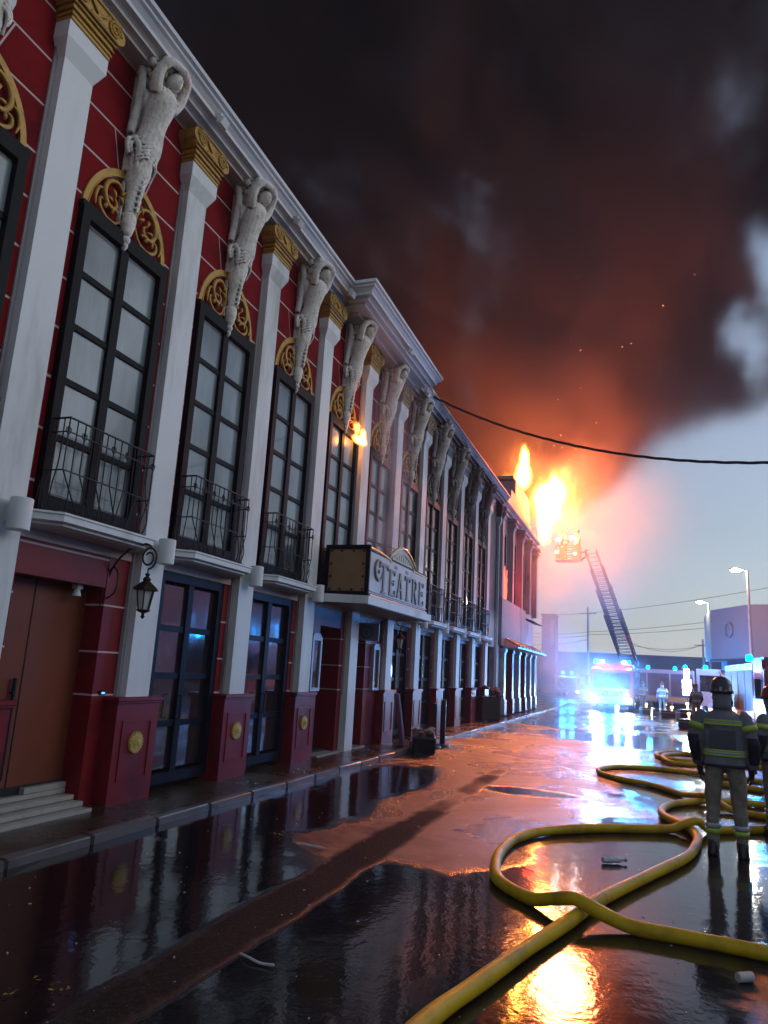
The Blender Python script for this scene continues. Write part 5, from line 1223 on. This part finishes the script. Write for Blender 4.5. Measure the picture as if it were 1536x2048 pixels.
def upole(x, y, h, label):
    r_ = empty('utility_pole', (x, y, 0)); bm = B(); cyl(bm, (0, 0, 0), (0, 0, h), .14, .10, 10); obj('post', bm, M['pole'], r_)
    bm = B(); box2(bm, (-.9, -.05, h - .75), (.9, .05, h - .65)); obj('crossarm', bm, M['pole'], r_); tag(r_, label, 'utility pole')
upole(.25, 84, 9.6, 'thin utility pole rising left of the raised ladder'); upole(12.4, 92, 7.0, 'short utility pole beyond the long dark building')
WL_ = ['topmost wire running left from the thin utility pole', 'topmost long wire rising right from the thin pole to the grey building', 'second wire left of the thin pole', 'upper of the two close wires crossing the ladder to the right', 'lower of the two close wires crossing the ladder to the right',
       'third wire left of the thin pole', 'lowest wire left of the thin pole', 'deeply sagging wire between the ladder and the short pole', 'short wire from the short pole towards the grey building', 'slack lower wire ending at the short pole']
W_ = [((-14, 80, 9.8), (.25, 84, 8.95)), ((.25, 84, 8.95), (30, 62, 13.2)), ((-12, 84, 7.6), (.25, 84, 6.9)), ((.25, 84, 6.9), (26, 66, 10.3)), ((.25, 84, 6.6), (26, 67, 9.5)), ((-12, 84, 7.2), (.25, 84, 6.5)), ((-11, 86, 5.9), (.25, 84, 6.1)), ((3, 86, 6.9), (12.4, 92, 6.4)), ((12.4, 92, 6.4), (22, 80, 5.2)), ((3, 86, 6.2), (12.4, 92, 6.3))]
for k, (a, b_) in enumerate(W_):
    P = hang(a, b_, .7 if k not in (7,) else 1.3, 20); bm = B(); tube(bm, [p - P[0] for p in P], .022, 5); o = obj('utility_wire', bm, M['iron'], None, P[0])
    tag(o, WL_[k], 'wire', 'utility wires in the distance')
M['far_blue'] = paint('far grey wall', (.14, .14, .17), .8, (.08, .08, .1), .5, .3)
M['far_grey'] = paint('pale grey cladding', (.27, .28, .29), .6, (.22, .22, .25), .5, .4)
lb = empty('long_low_building', (-10, 100, 0)); bm = B(); box2(bm, (-8, 0, 0), (30, 14, 5.0)); obj('wall', bm, M['far_blue'], lb)
bm = B(); box2(bm, (-8.2, -.2, 5.0), (30.2, 14.2, 5.22)); obj('roof_edge', bm, M['far_blue'], lb)
for k in range(7):
    bm = B(); box2(bm, (-4 + 4.6 * k, -.04, .2), (-1.2 + 4.6 * k, .0, 3.2)); obj('shutter_door', bm, M['far_grey'], lb)
tag(lb, 'long low flat roofed building closing the street', 'building')
gb = empty('grey_building', (13.4, 60, 0)); bm = B()
prism(bm, [(0, 0), (14, -3), (14, 12), (-2.2, 12), (-2.2, 5.5)], 2, 3.9, 7.85); obj('wall', bm, M['far_grey'], gb)
bm = B(); prism(bm, [(.9, 2.2), (14, -1), (14, 11), (-1, 11), (-1, 6.2)], 2, 0, 3.9); obj('ground_floor', bm, M['far_blue'], gb)
bm = B(); prism(bm, [(-.1, -.15), (14, -3.2), (14, -2.9), (0, .1), (-2.2, 5.6), (-2.35, 5.5)], 2, 3.78, 3.92); obj('fascia', bm, M['plastic'], gb)
for k in range(1, 6):
    bm = B(); a = k / 6; prism(bm, [(14 * a, -3 * a - .03), (14 * a + .05, -3 * a - .04), (14 * a + .05, -3 * a + .05), (14 * a, -3 * a + .05)], 2, 3.95, 7.8); obj('panel_joint', bm, M['plastic'], gb)
bm = B(); d = Vector((-2.2, 5.5, 0)).normalized(); c = Vector((0, 0, 0)) + d * 2.9; tube(bm, [c + Vector((-.12, -.06, 6.1)) + d * .55 * math.cos(a) + Vector((0, 0, .55 * math.sin(a))) for a in [i * math.pi / 10 for i in range(21)]], .07, 6); obj('round_sign', bm, M['pole'], gb)
tag(gb, 'pale grey clad building with round sign and dark undercroft at the right', 'building')
st_ = empty('narrow_tower', (-4.7, 90, 0)); bm = B(); box2(bm, (-.85, 0, 0), (.75, 3, 9.1)); obj('wall', bm, M['far_blue'], st_); bm = B(); box2(bm, (-.95, -.1, 9.1), (.85, 3.1, 9.25)); obj('roof_edge', bm, M['far_blue'], st_)
bm = B(); box2(bm, (.2, -.03, 5.6), (.6, 0, 8.6)); obj('panel', bm, M['far_grey'], st_); tag(st_, 'narrow grey tower block fading into the haze by the burning building', 'building')
# dark warehouse added out of view across the street to darken door glass reflections
ob = empty('added_warehouse', (21, 4, 0)); bm = B(); box2(bm, (0, -10, 0), (12, 60, 6.6)); obj('wall', bm, M['far_blue'], ob); bm = B(); box2(bm, (-.2, -10.2, 6.6), (12.2, 60.2, 6.85)); obj('roof_edge', bm, M['far_blue'], ob)
for k in range(9):
    bm = B(); box2(bm, (-.05, -7 + 7.2 * k, 0), (.0, -3 + 7.2 * k, 4)); obj('shutter_door', bm, M['far_grey'], ob)
tag(ob, 'dark warehouse added out of view across the street to darken the door glass reflections', 'warehouse')
# small flame on the fourth bay and thin smoke around the sign and end building
flame('small_fire', [((.42, 13.72, 6.46), (.13, .30, .10), 3.4), ((.42, 13.58, 6.68), (.08, .10, .24), 3.6), ((.42, 13.88, 6.62), (.08, .09, .19), 3.4)], (.0, 13.1, 6.1), (.8, 14.4, 7.3), (26, 44, 42), 'small flames licking the top corner of the window before the sign', 'fire', 5.0)
lamp('small fire light', (.75, 13.7, 6.8), 4, (1, .35, .1), .15)
def puff(name, blobs, lo, hi, res, dens, label, col=(.85, .82, .88)):
    g = GN(name + ' field'); n = g.noise(.9, 4, .6, .6); tot = None
    for c, r_, w in blobs:
        b_ = g.m('MULTIPLY', g.m('MAXIMUM', g.m('ADD', g.blob(c, r_), g.m('MULTIPLY', g.m('SUBTRACT', n, .55), 1.5)), 0.0), w); tot = b_ if tot is None else g.m('ADD', tot, b_)
    mt = volmat(name, col, dens, .1); g.volume(tot, lo, hi, res, mt); volume_object(name, g, mt, label)
puff('thin_smoke', [((.7, 14.6, 4.5), (.7, .9, .7), 1.0), ((.6, 15.1, 5.6), (.8, 1.2, 1.4), .5), ((.5, 15.3, 7.4), (.7, 1.6, 1.8), .35)], (-.0, 12.8, 3.9), (1.9, 17, 9.2), (22, 40, 46), .9, 'thin lilac smoke drifting up from behind the sign')
puff('steam', [((2.6, 46, 1.6), (4.2, 8, 2.2), .9), ((.8, 47, 3.6), (2.2, 6, 2.2), .8), ((1.6, 38, 7.2), (1.8, 5, 3.2), .35), ((.0, 49, 6), (2.5, 6, 3), .5), ((4.0, 46, 11.0), (6.0, 8, 6.0), .30), ((3.0, 45, 8), (3.5, 6, 3.5), .4)], (-3, 34, .03), (12, 55, 18.5), (64, 62, 74), .19, 'pale steam billowing round the foot of the burning end')

bm = B(); rs = random.Random(21)
for k in range(26):
    t = rs.random(); c = (1.5 + 9 * t * rs.random(), 42 + rs.uniform(-3, 2), 13 + 13 * t); s_ = rs.uniform(.012, .028)
    box(bm, c, (s_ * rs.uniform(1, 4), s_, s_), Matrix.Rotation(rs.uniform(-.8, .8), 3, 'Y'))
obj('sparks', bm, emit('flying ember', (1.0, .35, .08), 5), kind='stuff', label='orange sparks drifting in the smoke above the fire')
